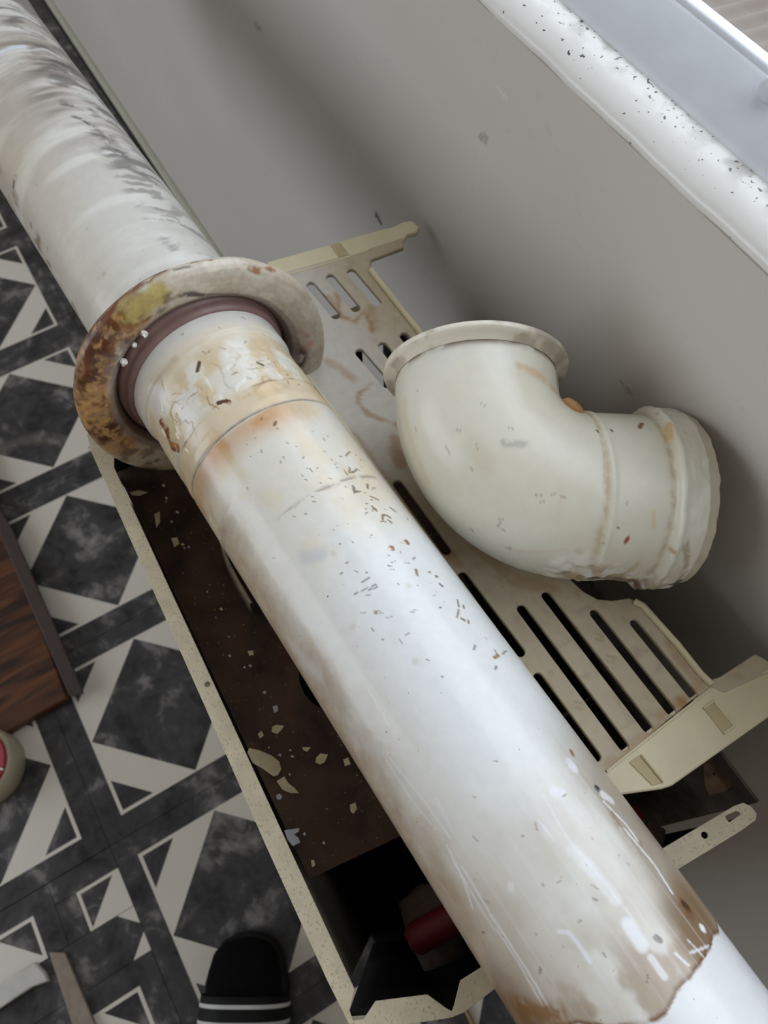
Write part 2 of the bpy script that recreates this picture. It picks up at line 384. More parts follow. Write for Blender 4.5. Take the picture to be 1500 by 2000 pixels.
cut_tile(-0.1665 + 0.03, ROW - 0.11, -0.1665, -0.105, S - 0.25, ROW)
cut_tile(-0.105 + 0.1475, ROW - 0.1475, -0.105, 0.19, ROW - TILE, ROW)
for i in range(2): put_tile(-0.105 + 0.1475 + (i + 1) * TILE, ROW - 0.1475)
cut_tile(-0.1075, S - 0.03 - 0.1475, -0.2525, -0.1665, S - 0.03 - 0.21, S - 0.03)

# window wall around its opening, and the rest of the room
OX0, OX1, OZ0, OZ1 = -0.95, 0.95, 0.8995, 2.2
structure(link('wall_front', boxes_mesh('wall_front', [(X0, X1, WY, WY + .2, 0, OZ0), (X0, X1, WY, WY + .2, OZ1, ZT), (X0, OX0, WY, WY + .2, OZ0, OZ1), (OX1, X1, WY, WY + .2, OZ0, OZ1)]), M_wall))
structure(link('wall_left', box_mesh('wall_left', X0 - .1, X0, YB, WY, 0, ZT), M_room))
structure(link('wall_right', box_mesh('wall_right', X1, X1 + .1, YB, WY, 0, ZT), M_room))
BX0, BX1, BZ0, BZ1 = -2.9, -0.4, 0.6, 2.5
structure(link('wall_back', boxes_mesh('wall_back', [(X0, X1, YB - .1, YB, 0, BZ0), (X0, X1, YB - .1, YB, BZ1, ZT), (X0, BX0, YB - .1, YB, BZ0, BZ1), (BX1, X1, YB - .1, YB, BZ0, BZ1)]), M_room))
structure(link('ceiling', box_mesh('ceiling', X0, X1, YB, WY, ZT, ZT + .08), M_ceil))
structure(link('baseboard_front', box_mesh('baseboard_front', X0, X1, WY - 0.014, WY, 0, 0.012, 0.003), M_skirt))

# narrow plaster sill with an uneven rounded front edge
xs = np.arange(OX0, OX1, 0.004); prof = [(0.005, -0.012), (-0.0012, -0.0050), (0.0004, -0.0012), (0.0035, 0.0012), (0.0085, 0.0036), (0.0135, 0.0053), (0.018, 0.0062), (0.033, 0.0065), (0.06, 0.0065)]
Q = np.zeros((len(xs), len(prof), 3))
wv = (fbm(np.c_[xs * 40, xs * 0, xs * 0], 5, 5) - 0.5) * 0.3
for k, (dy, dz) in enumerate(prof):
    w = 1.0 if k < 5 else 0.25
    Q[:, k] = np.c_[xs, WY + dy + wv * 0.006 * w, 0.9065 + dz + wv * 0.004 * w]
structure(link('trim_1', grid_mesh('trim_1', Q, closed_v=False), M_sill, smooth=True))

# window: plastic bottom rail, jambs, head, pane; tan ribbed sill outside
FY = float(at_z([(1200, 115)], 0.9085)[0, 1]); FT = FY + 0.028; FZ = float(at_y([(1318, 0)], FT)[0, 2])
w1 = structure(link('window_1', boxes_mesh('window_1', [(OX0, OX1, FT + .012, FT + .05, OZ0, FZ - .02), (OX0, OX0 + .06, FY, FY + .06, FZ, OZ1), (OX1 - .06, OX1, FY, FY + .06, FZ, OZ1),
                                              (OX0 + .06, OX1 - .06, FY, FY + .06, OZ1 - .06, OZ1)]), M_pvc))
br = np.array([[(x, FY, OZ0), (x, FY, .912), (x, FY + .003, .9175), (x, FT - .002, FZ - .001), (x, FT, FZ), (x, FT + .012, FZ), (x, FT + .012, OZ0)] for x in (OX0, OX1)])
link('bottom_rail', grid_mesh('bottom_rail', br), M_pvc, w1)
link('glazing_bead', tube_mesh('glazing_bead', [(OX0 + .06, FT + .003, FZ), (OX1 - .06, FT + .003, FZ)], 0.0025), M_pvc, w1)
link('pane', box_mesh('pane', OX0 + .06, OX1 - .06, FT + .008, FT + .0095, FZ - .004, OZ1 - .06), M_glass, w1)
ox = np.arange(-0.6, 0.4, 0.002); ps = [(0.0115, 0.0), (0.03, -0.004), (0.06, -0.008), (0.35, -0.035)]
Q = np.zeros((len(ox), len(ps), 3))
for k, (dy, dz) in enumerate(ps): Q[:, k] = np.c_[ox, np.full(len(ox), FT + .001 + dy), FZ - .008 + dz + 0.0012 * np.cos(ox * 2 * math.pi / 0.012)]
structure(link('trim_2', grid_mesh('trim_2', Q, closed_v=False), M_tan))
cap = link('window_cap', tube_mesh('window_cap', [at_y([(1512, 172)], FT - .004)[0] + np.array(v) for v in ((0, .006, 0), (0, .002, 0), (0, -.004, 0), (0, -.006, 0))], [0.007, 0.007, 0.0065, 0.004], 20), M_pvc, w1, True)
structure(link('terrain', box_mesh('terrain', -12, 12, -14, 14, -3.2, -3.0), M_ground))

# ------------------------------------------------------------------ flue pipe
AP = np.array([0.00797, 0.07531, 0.74287]); AD = np.array([0.99882833, 0.04184434, 0.02431094]); AD /= np.linalg.norm(AD)
E1 = np.cross(AD, [0, 0, 1.0]); E1 /= np.linalg.norm(E1); E1 = E1 if E1[1] > 0 else -E1
E2 = np.cross(AD, E1); E2 = E2 if E2[2] > 0 else -E2
sv = np.r_[np.arange(-1.08, -0.86, 0.01), np.arange(-0.86, -0.36, 0.0016), np.arange(-0.36, 0.17, 0.00085), np.arange(0.17, 0.30, 0.01)]
av = np.r_[np.radians(np.linspace(-108, 108, 330)), np.radians(np.linspace(108, 252, 36)[1:-1])]
SS, AA = np.meshgrid(sv, av, indexing='ij'); s_, a_ = SS.ravel(), AA.ravel(); deg = np.degrees(a_)
def pipe_radius(s, a, P):
    r = np.where(s < -0.345, 0.0572, 0.0550) + 0.0004 * sstep(-0.279, -0.2755, s)
    r = r - 0.0009 * np.exp(-((s + 0.2775) / 0.0014) ** 2) + 0.0005 * np.exp(-((s + 0.2835) / 0.003) ** 2) - 0.0004 * np.exp(-((s + 0.297) / 0.001) ** 2)
    r = r + 0.0005 * np.exp(-((s + 0.238) / 0.0025) ** 2) * sstep(-20, -60, np.degrees(a))
    edge = np.interp(np.degrees(a), [-60, -38, -20, -7, 3, 23, 44, 65], [0.074, 0.0785, 0.089, 0.0942, 0.0918, 0.0892, 0.0882, 0.0875]) + 0.004 * (fbm(np.c_[a * 6, a * 0, a * 0], 3) - 0.5)
    r = r - 0.0007 * sstep(edge - 0.0006, edge + 0.0006, s)
    pl = sstep(-0.335, -0.32, s) * sstep(-0.285, -0.30, s)
    r = r + pl * 0.0007 * (sstep(0.45, 0.56, fbm(P * 110, 9)) - 0.5) + 0.00015 * (fbm(P * 240, 4) - 0.5)
    return r, edge
P0 = AP + s_[:, None] * AD + 0.055 * (np.sin(a_)[:, None] * E1 + np.cos(a_)[:, None] * E2)
rr, edge = pipe_radius(s_, a_, P0)
PP = AP + s_[:, None] * AD + rr[:, None] * (np.sin(a_)[:, None] * E1 + np.cos(a_)[:, None] * E2)
pt = Paint(P0, (226, 224, 217), 90, 3); pt.N = (np.sin(a_)[:, None] * E1 + np.cos(a_)[:, None] * E2); n = pt.n
q = np.c_[s_ * 30, deg * 0.02, s_ * 0]
big = fbm(np.c_[s_ * 14, deg * 0.03, s_ * 0], 31); mid = fbm(np.c_[s_ * 45, deg * 0.06, s_ * 0], 33)
streak = fbm(np.c_[s_ * 95, deg * 0.016, s_ * 0], 35)            # smears that run around the pipe
along = fbm(np.c_[s_ * 9, deg * 0.6, s_ * 0], 37)                # scuffs that run along it
# blue-white sky light painted on the middle, dust and painted shade on the flank, creamy paint near the rosette
pt.mix(sstep(-0.22, -0.15, s_) * sstep(0.03, -0.05, s_) * sstep(-40, -5, deg) * 0.7, (232, 236, 238))
pt.mix(sstep(-38, -80, deg + (mid - .5) * 46) * sstep(-0.36, -0.28, s_) * (0.45 + 0.6 * n), (172, 142, 108))
pt.mix(sstep(-0.14, -0.22, s_) * sstep(-0.36, -0.34, s_) * (0.25 + 0.7 * sstep(.4, .65, mid)) * 0.75, (224, 208, 174))
pt.mix(sstep(-0.345, -0.33, s_) * sstep(-0.27, -0.285, s_) * sstep(0.45, 0.62, mid) * 0.6, (206, 180, 136))
pt.mix(sstep(-0.302, -0.294, s_) * sstep(-0.276, -0.280, s_) * 0.55, (216, 188, 142))
pt.mix(sstep(-0.2765, -0.2745, s_) * sstep(-0.250, -0.272, s_) * sstep(50, 10, deg) * (0.65 + 0.35 * sstep(.4, .6, mid)) * 0.9, (196, 146, 92))
pt.mix(np.exp(-((s_ + 0.2775) / 0.0009) ** 2) * (0.5 + 0.5 * n), (96, 74, 66)); pt.mix(np.exp(-((s_ + 0.297) / 0.0007) ** 2) * sstep(.42, .6, mid) * 0.8, (120, 96, 84))
# scuffed ring further down
pt.mix(np.exp(-((s_ + 0.2085 + (mid - .5) * .003) / 0.0014) ** 2) * sstep(-30, -10, deg) * sstep(70, 40, deg) * sstep(.40, .55, fbm(np.c_[s_ * 300, deg * .12, s_ * 0], 77)) * 0.8, (146, 136, 124))
pt.mix(np.exp(-((s_ + 0.234) / 0.004) ** 2) * sstep(-45, -70, deg) * 0.5, (150, 134, 120))
# upper length behind the rosette: grey sooty smears round the pipe, wiped clean near the rosette
up = sstep(-0.36, -0.37, s_); far = sstep(-0.46, -0.72, s_)
pt.mix(up * (0.25 + 0.75 * far) * sstep(.26, .56, streak) * 0.85, (168, 156, 143))
pt.mix(up * sstep(0, -60, deg) * 0.35, (214, 200, 170))
pt.mix(up * sstep(.50, .66, streak) * sstep(-0.52, -0.66, s_) * sstep(-20, 14, deg) * 0.7, (104, 96, 92))
pt.mix(up * sstep(.52, .66, fbm(np.c_[s_ * 120 + mid * 2, deg * .035, s_ * 0], 81)) * sstep(10, 26, deg) * sstep(-0.42, -0.56, s_) * 0.75, (92, 86, 86))
pt.mix(up * sstep(.56, .66, fbm(np.c_[s_ * 170 + mid * 2, deg * .05, s_ * 0], 83)) * sstep(10, 22, deg) * 0.6, (120, 112, 108))
pt.mix(up * sstep(.60, .72, mid) * sstep(-55, -70, deg) * 0.8, (128, 96, 56))
for l in ([(175, 180), (205, 190), (235, 200)], [(120, 200), (165, 215), (190, 222)], [(110, 130), (150, 140), (190, 150)], [(150, 235), (180, 250)], [(60, 25), (100, 60), (130, 110)]): pt.stroke(l, 5, (84, 78, 78), 0.8, 0.8, 14, 0.42)
pt.stroke([(170, 240), (215, 280), (240, 305)], 9, (110, 102, 100), 0.7, 0.9, 16, 0.45)
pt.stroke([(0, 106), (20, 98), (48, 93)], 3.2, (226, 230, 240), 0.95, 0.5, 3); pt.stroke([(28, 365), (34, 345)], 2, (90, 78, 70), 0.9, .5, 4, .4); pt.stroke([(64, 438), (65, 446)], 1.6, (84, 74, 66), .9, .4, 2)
pt.stroke([(195, 545), (205, 535)], 3, (186, 172, 150), .6, .6, 4, .4); pt.stroke([(20, 380), (26, 420)], 4, (130, 110, 86), .7, .7, 8, .45)
# peeling paint, cracks and rust by the rosette
for l in ([(310, 735), (325, 785), (350, 790)], [(352, 800), (365, 775), (395, 755)], [(400, 690), (425, 675), (440, 680)], [(470, 620), (520, 655)], [(405, 770), (410, 790), (425, 800)], [(455, 730), (500, 715), (540, 705)], [(330, 770), (420, 740), (520, 700)]): pt.stroke(l, 0.7, (150, 122, 90), .75, .4, 5, .36)
pt.stroke([(312, 820), (322, 845), (330, 868), (342, 872)], 4.2, (116, 66, 24), 1, .35, 9, .34); pt.stroke([(330, 866), (343, 868)], 3.0, (168, 116, 50), .9, .4, 6, .4)
pt.stroke([(425, 785), (440, 780), (450, 783)], 1.8, (92, 62, 40), 1, .3, 5, .3); pt.stroke([(383, 722), (387, 708)], 1.5, (86, 70, 44), 1, .3, 1.5); pt.stroke([(505, 706), (516, 710)], 1.2, (92, 78, 50), 1, .3, 1.5)
pt.stroke([(536, 828), (540, 822)], 1.1, (110, 76, 30), 1, .3, 1); pt.stroke([(300, 745), (345, 700)], 5, (196, 170, 140), .5, .9, 8)
pt.stroke([(470, 770), (520, 765), (560, 750)], 4, (206, 176, 130), .55, .8, 8, .4)
# chips and specks on the clean length
for p, r in (((766, 1072), 2.6), ((797, 1058), 2.4)):
    pt.stroke([p], r, (150, 98, 54), .95, .4, 3, .3); pt.stroke([(p[0] - 4, p[1] + 1)], r * .6, (226, 218, 204), .95, .4, 2)
for k in range(110):
    x = rng.normal(660, 120); y = 640 + (x - 420) * 1.25 + rng.normal(0, 130) 
    if y > 1330 or y < 640: continue
    try: pt.stroke([(x, y), (x + rng.normal(1, 1.5), y + rng.normal(-1, 2))], rng.uniform(.28, .5), ((110, 82, 52), (84, 72, 58), (150, 112, 66))[k % 3], .85, .4, 1)
    except Exception: pass
for k in range(34):
    t = rng.random(); x = 655 + t * 330 + rng.normal(0, 9); y = 870 + t * 440 + rng.normal(0, 12)
    pt.stroke([(x, y), (x + rng.normal(3, 5), y + rng.normal(4, 6))], rng.uniform(.5, 1.1), ((130, 92, 52), (98, 82, 64))[k % 2], .85, .4, 2)
for k in range(14):
    x = rng.uniform(700, 860); y = rng.uniform(1090, 1270); pt.stroke([(x, y), (x + rng.normal(6, 6), y - rng.uniform(0, 6))], rng.uniform(.3, .55), (150, 132, 112), .7, .4, 1)
for l in ([(708, 1135), (722, 1127)], [(722, 1150), (736, 1144)], [(690, 1160), (735, 1140)]): pt.stroke(l, .5, (96, 84, 74), .8, .3, .5)
for p in ((800, 1140), (690, 1222), (810, 1290), (650, 1080), (475, 1042)): pt.stroke([p], 3.0, (206, 198, 182), .55, .8, 3)
pt.stroke([(597, 1090), (620, 1085)], 7, (196, 198, 204), .6, 1, 5)
# near end: brown film, worn white scratches along the pipe, plaster smears
endm = sstep(-0.03, 0.035, s_ + (big - .5) * 0.05)
pt.mix(endm * sstep(.30, .55, big) * (s_ < edge) * 0.45, (190, 174, 152))
pt.mix(sstep(-0.06, 0.02, s_) * sstep(28, 40, deg + (big - .5) * 16) * (s_ < edge) * 0.75, (158, 144, 126))
pt.mix(sstep(0.03, 0.075, s_ + (mid - .5) * .03) * (s_ < edge) * sstep(-40, -66, deg) * 0.9, (116, 78, 44))
pt.mix(sstep(0.045, 0.082, s_ + (mid - .5) * .03) * (s_ < edge) * sstep(.42, .58, mid) * 0.6, (150, 118, 78))
pt.mix(sstep(0.052, 0.07, s_) * (s_ < edge) * sstep(18, 32, deg) * sstep(62, 52, deg) * 0.8, (124, 98, 68))
pt.mix(np.exp(-((s_ - edge + .0006) / 0.0011) ** 2) * sstep(.35, .5, mid) * 0.85, (120, 78, 42))
pt.mix((s_ > edge + .0005) * 0.9, (236, 238, 240))
pt.stroke([(1338, 1768), (1342, 1772)], 3.0, (60, 36, 22), 1, .5, 2); pt.stroke([(1335, 1772), (1348, 1785)], 5, (120, 76, 36), .7, .8, 5, .35)
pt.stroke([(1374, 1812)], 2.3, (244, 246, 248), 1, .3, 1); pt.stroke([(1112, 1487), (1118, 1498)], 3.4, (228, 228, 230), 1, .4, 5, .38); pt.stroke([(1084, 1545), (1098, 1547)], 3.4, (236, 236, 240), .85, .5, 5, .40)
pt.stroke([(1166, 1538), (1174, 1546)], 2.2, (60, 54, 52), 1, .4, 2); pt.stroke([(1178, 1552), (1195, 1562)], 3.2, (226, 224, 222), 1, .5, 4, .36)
pt.stroke([(1285, 1832), (1290, 1836)], 1.8, (120, 112, 104), .9, .4, 1); pt.stroke([(996, 1728), (998, 1738)], 2.0, (232, 230, 226), .9, .4, 1); pt.stroke([(1115, 1465), (1118, 1472)], 1.8, (130, 96, 62), .9, .5, 2)
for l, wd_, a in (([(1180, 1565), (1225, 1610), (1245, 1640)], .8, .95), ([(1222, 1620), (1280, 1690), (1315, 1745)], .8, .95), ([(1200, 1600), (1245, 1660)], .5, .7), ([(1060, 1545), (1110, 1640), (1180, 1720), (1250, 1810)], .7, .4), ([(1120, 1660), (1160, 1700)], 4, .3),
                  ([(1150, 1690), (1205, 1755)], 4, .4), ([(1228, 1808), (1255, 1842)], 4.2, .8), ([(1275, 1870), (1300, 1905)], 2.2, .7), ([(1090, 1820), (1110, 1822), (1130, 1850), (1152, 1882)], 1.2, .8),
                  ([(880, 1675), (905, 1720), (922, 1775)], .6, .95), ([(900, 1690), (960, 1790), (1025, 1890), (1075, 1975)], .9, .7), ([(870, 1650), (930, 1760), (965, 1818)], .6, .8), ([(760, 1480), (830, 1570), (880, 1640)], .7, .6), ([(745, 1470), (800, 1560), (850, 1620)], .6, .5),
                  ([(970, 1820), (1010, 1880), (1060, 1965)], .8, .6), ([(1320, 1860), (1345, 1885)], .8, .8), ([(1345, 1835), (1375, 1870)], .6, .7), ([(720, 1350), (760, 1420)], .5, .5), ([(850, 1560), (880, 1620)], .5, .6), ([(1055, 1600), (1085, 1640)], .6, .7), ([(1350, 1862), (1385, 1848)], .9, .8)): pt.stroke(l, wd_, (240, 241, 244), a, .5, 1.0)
for k in range(34):
    x = rng.uniform(900, 1380); y = rng.uniform(1480, 1950); pt.stroke([(x, y), (x + rng.normal(2, 4), y + rng.normal(3, 4))], rng.uniform(.35, .8), ((140, 108, 76), (104, 90, 78), (170, 150, 124))[k % 3], .7, .5, 1.5)
pt.stroke([(1190, 1580), (1225, 1640)], 4, (150, 118, 84), .6, .9, 6, .5); pt.stroke([(1010, 1965), (1090, 1990)], 8, (140, 100, 50), .8, .8, 9, .4)
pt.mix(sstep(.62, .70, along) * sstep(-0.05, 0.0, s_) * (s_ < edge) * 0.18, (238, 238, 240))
ring = lambda s, r: AP + s * AD + r * (np.sin(av)[:, None] * E1 + np.cos(av)[:, None] * E2)
PG = PP.reshape(len(sv), len(av), 3); CG = pt.C.reshape(PG.shape)
PG = np.concatenate([[ring(sv[0] + .2, .052), ring(sv[0], .0535)], PG, [ring(sv[-1], .0525), ring(sv[-1] - .2, .052)]]); CG = np.concatenate([CG[:1], CG[:1], CG, CG[-1:], CG[-1:]])
me = grid_mesh('flue_pipe', PG); set_col(me, CG.reshape(-1, 3))
pipe = link('flue_pipe', me, M_enamel, smooth=True)
tag(pipe, 'long stained white flue pipe lying across the open heater, streaked with rust and scratches', 'pipe')
del pt, P0, PP, rr

# ------------------------------------------------------------------ rosette round the pipe
RC = np.array([-0.3572, 0.0594, 0.7317]); RN = np.array([0.9923, -0.0081, 0.1235]); RN /= np.linalg.norm(RN)
U1 = np.cross(RN, [0, 0, 1.0]); U1 /= np.linalg.norm(U1); U1 = U1 if U1[1] > 0 else -U1; U2 = np.cross(U1, RN); U2 = U2 if U2[2] > 0 else -U2
def lathe(profile, c, ax, u, v, k, wob=0.0, seed=0):
    ph = np.linspace(0, 2 * math.pi, k, endpoint=False); rows = []
    ww = 1 + wob * (fbm(np.c_[np.cos(ph) * 1.6 + 5, np.sin(ph) * 1.6 + 5, ph * 0], seed, 3) - .5)
    for r, h in profile:
        f = 1 + (ww - 1) * min(1, max(0, (r - .064) / .02))
        rows.append(c + ax * h + (r * f * np.cos(ph))[:, None] * u + (r * f * np.sin(ph))[:, None] * v)
    return np.array(rows)
def dense(profile, step):
    out = [profile[0]]
    for a, b in zip(profile[:-1], profile[1:]):
        m = max(1, int(math.hypot(b[0] - a[0], b[1] - a[1]) / step))
        for t in range(1, m + 1): out.append((a[0] + (b[0] - a[0]) * t / m, a[1] + (b[1] - a[1]) * t / m))
    return out
ros = empty('wall_rosette', RC - np.array([0, 0, 0.0935]))
tag(ros, 'round rusty pipe rosette with brown crust pushed over the flue pipe', 'rosette')
prof = dense([(.062, -.010), (.085, -.010), (.0920, -.006), (.0940, -.001), (.0932, .003), (.0905, .0052), (.086, .0066), (.081, .0070), (.076, .0064), (.0715, .0048), (.0675, .0018), (.064, -.003), (.0615, -.0075)], 0.0009)
G = lathe(prof, RC, RN, U1, U2, 420, 0.05, 3)
fp = Paint(G.reshape(-1, 3), (206, 196, 178), 70, 13)
rad = np.linalg.norm(fp.P - RC - ((fp.P - RC) @ RN)[:, None] * RN, axis=1)
fp.mix(sstep(.4, .62, fbm(fp.P * 38, 61)) * .5, (188, 172, 150)); fp.mix(sstep(.45, .65, fbm(fp.P * 60, 63)) * .4, (222, 216, 204))
fp.stroke([(235, 860), (200, 800), (165, 800), (165, 720), (190, 660), (235, 610)], 22, (176, 132, 88), .95, .5, 12)
fp.stroke([(165, 840), (155, 770), (165, 700)], 8, (204, 158, 104), .9, .6, 10, .4); fp.stroke([(180, 800), (200, 850)], 9, (206, 156, 96), .85, .6, 10, .42)
fp.stroke([(165, 730), (190, 670), (225, 620), (250, 590)], 13, (104, 56, 26), .95, .5, 14, .38)
fp.stroke([(210, 600), (250, 565), (290, 540), (320, 520)], 6, (112, 60, 24), .95, .5, 9, .36)
fp.stroke([(178, 690), (215, 655)], 8, (86, 46, 28), .8, .6, 8, .4); fp.stroke([(200, 850), (230, 840), (245, 800)], 12, (76, 44, 34), .95, .6, 12, .36); fp.stroke([(170, 760), (190, 730)], 5, (96, 76, 74), .7, .6, 8, .4)
fp.stroke([(255, 610), (285, 590), (310, 575)], 10.5, (190, 172, 104), .95, .4, 9); fp.stroke([(262, 635), (290, 622), (315, 595)], 4, (206, 186, 126), .8, .5, 9, .42)
fp.stroke([(235, 615), (250, 640), (300, 620), (325, 600)], 2.6, (130, 84, 34), .8, .5, 8, .42)
fp.stroke([(375, 508), (410, 505)], 1.6, (128, 72, 24), .95, .5, 3, .36); fp.stroke([(460, 525), (500, 522), (540, 530)], 2.4, (150, 94, 40), .9, .6, 6, .42); fp.stroke([(340, 525), (380, 518)], 2, (84, 78, 74), .7, .6, 4, .4)
fp.stroke([(360, 575), (400, 580), (450, 578), (500, 590), (535, 620), (560, 655)], 3.4, (52, 42, 40), .92, .7, 5, .28); fp.stroke([(345, 570), (330, 585), (318, 610)], 6, (110, 84, 66), .75, .8, 8, .4)
fp.stroke([(545, 640), (570, 665), (585, 690), (592, 715)], 7.5, (70, 58, 56), .9, .7, 10, .40); fp.stroke([(500, 595), (540, 625)], 6, (92, 78, 70), .7, .9, 8, .35)
fp.stroke([(600, 680), (606, 672)], 5, (204, 138, 116), .55, .9, 5); fp.stroke([(590, 650), (600, 660)], 3, (170, 120, 104), .5, .9, 5)
fp.stroke([(440, 530), (520, 560), (590, 610)], 11, (216, 208, 196), .45, .9, 8)
fp.stroke([(206, 640)], 2.0, (170, 128, 72), .9, .4, 1); fp.stroke([(195, 703)], 2.0, (164, 124, 90), .8, .4, 1)
left_ = sstep(-.1, -.6, ((fp.P - RC) @ U1) / rad)
fp.mix(left_ * sstep(.50, .60, fbm(fp.P * 150, 65)) * sstep(.068, .074, rad) * .65, (88, 50, 28)); fp.mix(left_ * sstep(.56, .64, fbm(fp.P * 230, 67)) * sstep(.068, .074, rad) * .6, (214, 170, 112)); fp.mix(left_ * sstep(.56, .66, fbm(fp.P * 120, 69)) * sstep(.068, .074, rad) * .55, (92, 74, 74))
fp.mix(sstep(.52, .64, fbm(fp.P * 90, 87)) * sstep(.066, .072, rad) * .3, (160, 138, 114))
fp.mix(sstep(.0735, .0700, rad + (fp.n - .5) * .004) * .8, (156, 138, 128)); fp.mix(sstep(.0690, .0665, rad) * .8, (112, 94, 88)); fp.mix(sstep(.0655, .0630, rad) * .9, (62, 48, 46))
me = grid_mesh('flange', G); set_col(me, fp.C)
link('flange', me, M_rosette, ros, True)
gp = [(.0560, -.012), (.0640, -.012), (.0635, -.006), (.0620, -.0035), (.0612, -.0030), (.0604, .0006), (.0594, .0030), (.0580, .0040), (.0566, .0036), (.0560, .001)]
GC = RC + RN * 0.002; GC = AP + AD * ((GC - AP) @ AD)
GN = RN * .5 + AD * .5; GN /= np.linalg.norm(GN)
link('gasket', grid_mesh('gasket', lathe(dense(gp, .0015), GC, GN, E1, np.cross(E1, GN) * (1 if np.cross(E1, GN)[2] > 0 else -1), 120)), M_gasket, ros, True)
# crumbs caught in the groove
for i, p in enumerate(((287, 657), (266, 676), (245, 706))):
    bm = bmesh.new(); bmesh.ops.create_icosphere(bm, subdivisions=2, radius=(0.0026, .0016, .0024)[i]); c = fp.hit(p) + RN * 0.0035
    for v in bm.verts: v.co = Vector(v.co) * (0.7 + 0.6 * random.random()); v.co += Vector(c)
    me = bpy.data.meshes.new('crumb'); bm.to_mesh(me); bm.free()
    o = link('crumb', me, M_crumb)
    tag(o, ('largest white crumb caught in the groove of the rusty rosette', 'tiny round middle crumb in the groove of the rosette', 'pinkish white crumb lowest in the groove of the rosette')[i], 'crumb', 'crumbs in the rosette groove')
del fp

# ------------------------------------------------------------------ elbow
ZC = 0.497
O = CAMP + rays([(940, 962)])[0] * ZC
ea = W @ np.array([.9925, .03, .12]); ea /= np.linalg.norm(ea); eb = W @ np.array([.03, -.945, .33]); eb -= (eb @ ea) * ea; eb /= np.linalg.norm(eb); en = np.cross(ea, eb)
MM = ZC / FPX; RB = 165 * MM; RA = 194 * MM; LB = 262 * MM; LA = 386 * MM
K = O + ea * RA + eb * RA
def path(t):                                   # t metres: 0 at the flange mouth, then the bend, then the socket
    l1 = LB - RA; arc = RA * math.pi / 2
    if t < l1: return O + eb * (LB - t), -eb
    if t < l1 + arc:
        p = (t - l1) / RA; return K - ea * RA * math.cos(p) - eb * RA * math.sin(p), ea * math.sin(p) - eb * math.cos(p)
    return O + ea * (RA + t - l1 - arc), ea
T1 = LB - RA + RA * math.pi / 2                # start of the straight socket
TL = T1 + LA - RA
tv = np.r_[np.linspace(0.001, T1, 130), np.linspace(T1, TL + .004, 110)[1:]]
ph = np.linspace(0, 2 * math.pi, 260, endpoint=False)
b1 = T1 + 7 * MM; b2 = T1 + 127 * MM; rimt = TL
rows = []; tt = []
for t in tv:
    c, d = path(t); N_ = np.cross(en, d)
    r = RB * (1 - 0.02 * math.exp(-((t - 0.004) / .004) ** 2)) + .0009 * math.exp(-((t - b1) / .0022) ** 2) - .0006 * math.exp(-((t - b1 + .004) / .0016) ** 2)
    r += .0044 * float(sstep(b2 - .002, b2 + .0015, t)) + .0012 * math.exp(-((t - b2 - .0025) / .002) ** 2) - .0030 * float(sstep(rimt - .0035, rimt - .002, t))
    rows.append(c + r * (np.cos(ph)[:, None] * N_ + np.sin(ph)[:, None] * en)); tt.append(np.full(len(ph), t))
for t, r in ((TL + .004, RB - .002), (TL - .03, RB - .002), (TL - .05, RB - .003)):
    c, d = path(t); N_ = np.cross(en, d); rows.append(c + r * (np.cos(ph)[:, None] * N_ + np.sin(ph)[:, None] * en)); tt.append(np.full(len(ph), t))
EG = np.array(rows); tt = np.array(tt).ravel()
NN = grid_normals(EG); ctr = EG.mean(axis=1, keepdims=True); NN *= np.sign(((EG - ctr).reshape(-1, 3) * NN).sum(1))[:, None]
EP = EG.reshape(-1, 3)
ep = Paint(EP, (228, 224, 208), 80, 23); ep.N = NN
low = ep.dist([ep.hit(p) for p in ((1120, 1118), (1180, 1140), (1250, 1160))], .004)
rough = sstep(.026, .012, low) * sstep(-.2, .3, (NN @ (W @ np.array([0, 1.0, 0]))))
EP2 = EP + NN * (rough * (fbm(EP * 130, 71) - .5) * .006)[:, None] + NN * (sstep(b2, b2 + .002, tt) * (fbm(EP * 170, 73) - .5) * .0022)[:, None]
ep.mix(sstep(.35, .65, fbm(EP * 22, 91)) * .35, (218, 210, 186)); ep.mix(sstep(.45, .65, fbm(EP * 9, 93)) * .5, (234, 233, 228))
ep.mix(np.exp(-((tt - b1 + .004) / .0018) ** 2) * (.3 + .5 * sstep(.4, .6, ep.n)), (196, 176, 138)); ep.mix(np.exp(-((tt - b2 + .003) / .002) ** 2) * (.3 + .5 * sstep(.4, .6, ep.n)), (190, 170, 136))
ep.mix(sstep(b2, b2 + .002, tt) * .55 * sstep(.35, .6, fbm(EP * 60, 95)), (238, 234, 226))
ep.mix(np.exp(-((tt - .006) / .003) ** 2) * sstep(.4, .6, fbm(EP * 60, 97)) * .85, (120, 98, 78)); ep.mix(sstep(TL - .003, TL - .001, tt) * .6, (206, 196, 170))
ep.mix(rough * .9, (236, 230, 220)); ep.mix(rough * sstep(.5, .62, fbm(EP * 90, 99)) * .8, (184, 164, 136))
ep.stroke([(985, 862), (1010, 866), (1032, 864)], 3.2, (186, 184, 172), .8, .6, 7, .40); ep.stroke([(930, 870), (950, 920)], 10, (216, 206, 182), .5, .9, 10)
ep.stroke([(1020, 712), (1060, 735), (1100, 770)], 5, (206, 178, 136), .7, .8, 8, .42); ep.stroke([(1090, 700), (1112, 735), (1118, 760)], 3.5, (150, 116, 84), .7, .7, 6, .36); ep.stroke([(1020, 730), (1060, 725)], 4, (222, 196, 160), .4, .8, 6)
ep.stroke([(1254, 825), (1251, 832)], 1.6, (148, 88, 52), 1, .4, 2); ep.stroke([(1168, 839), (1169, 841)], .9, (86, 72, 60), 1, .4, 0); ep.stroke([(1195, 838), (1197, 840)], .8, (86, 72, 60), 1, .4, 0)
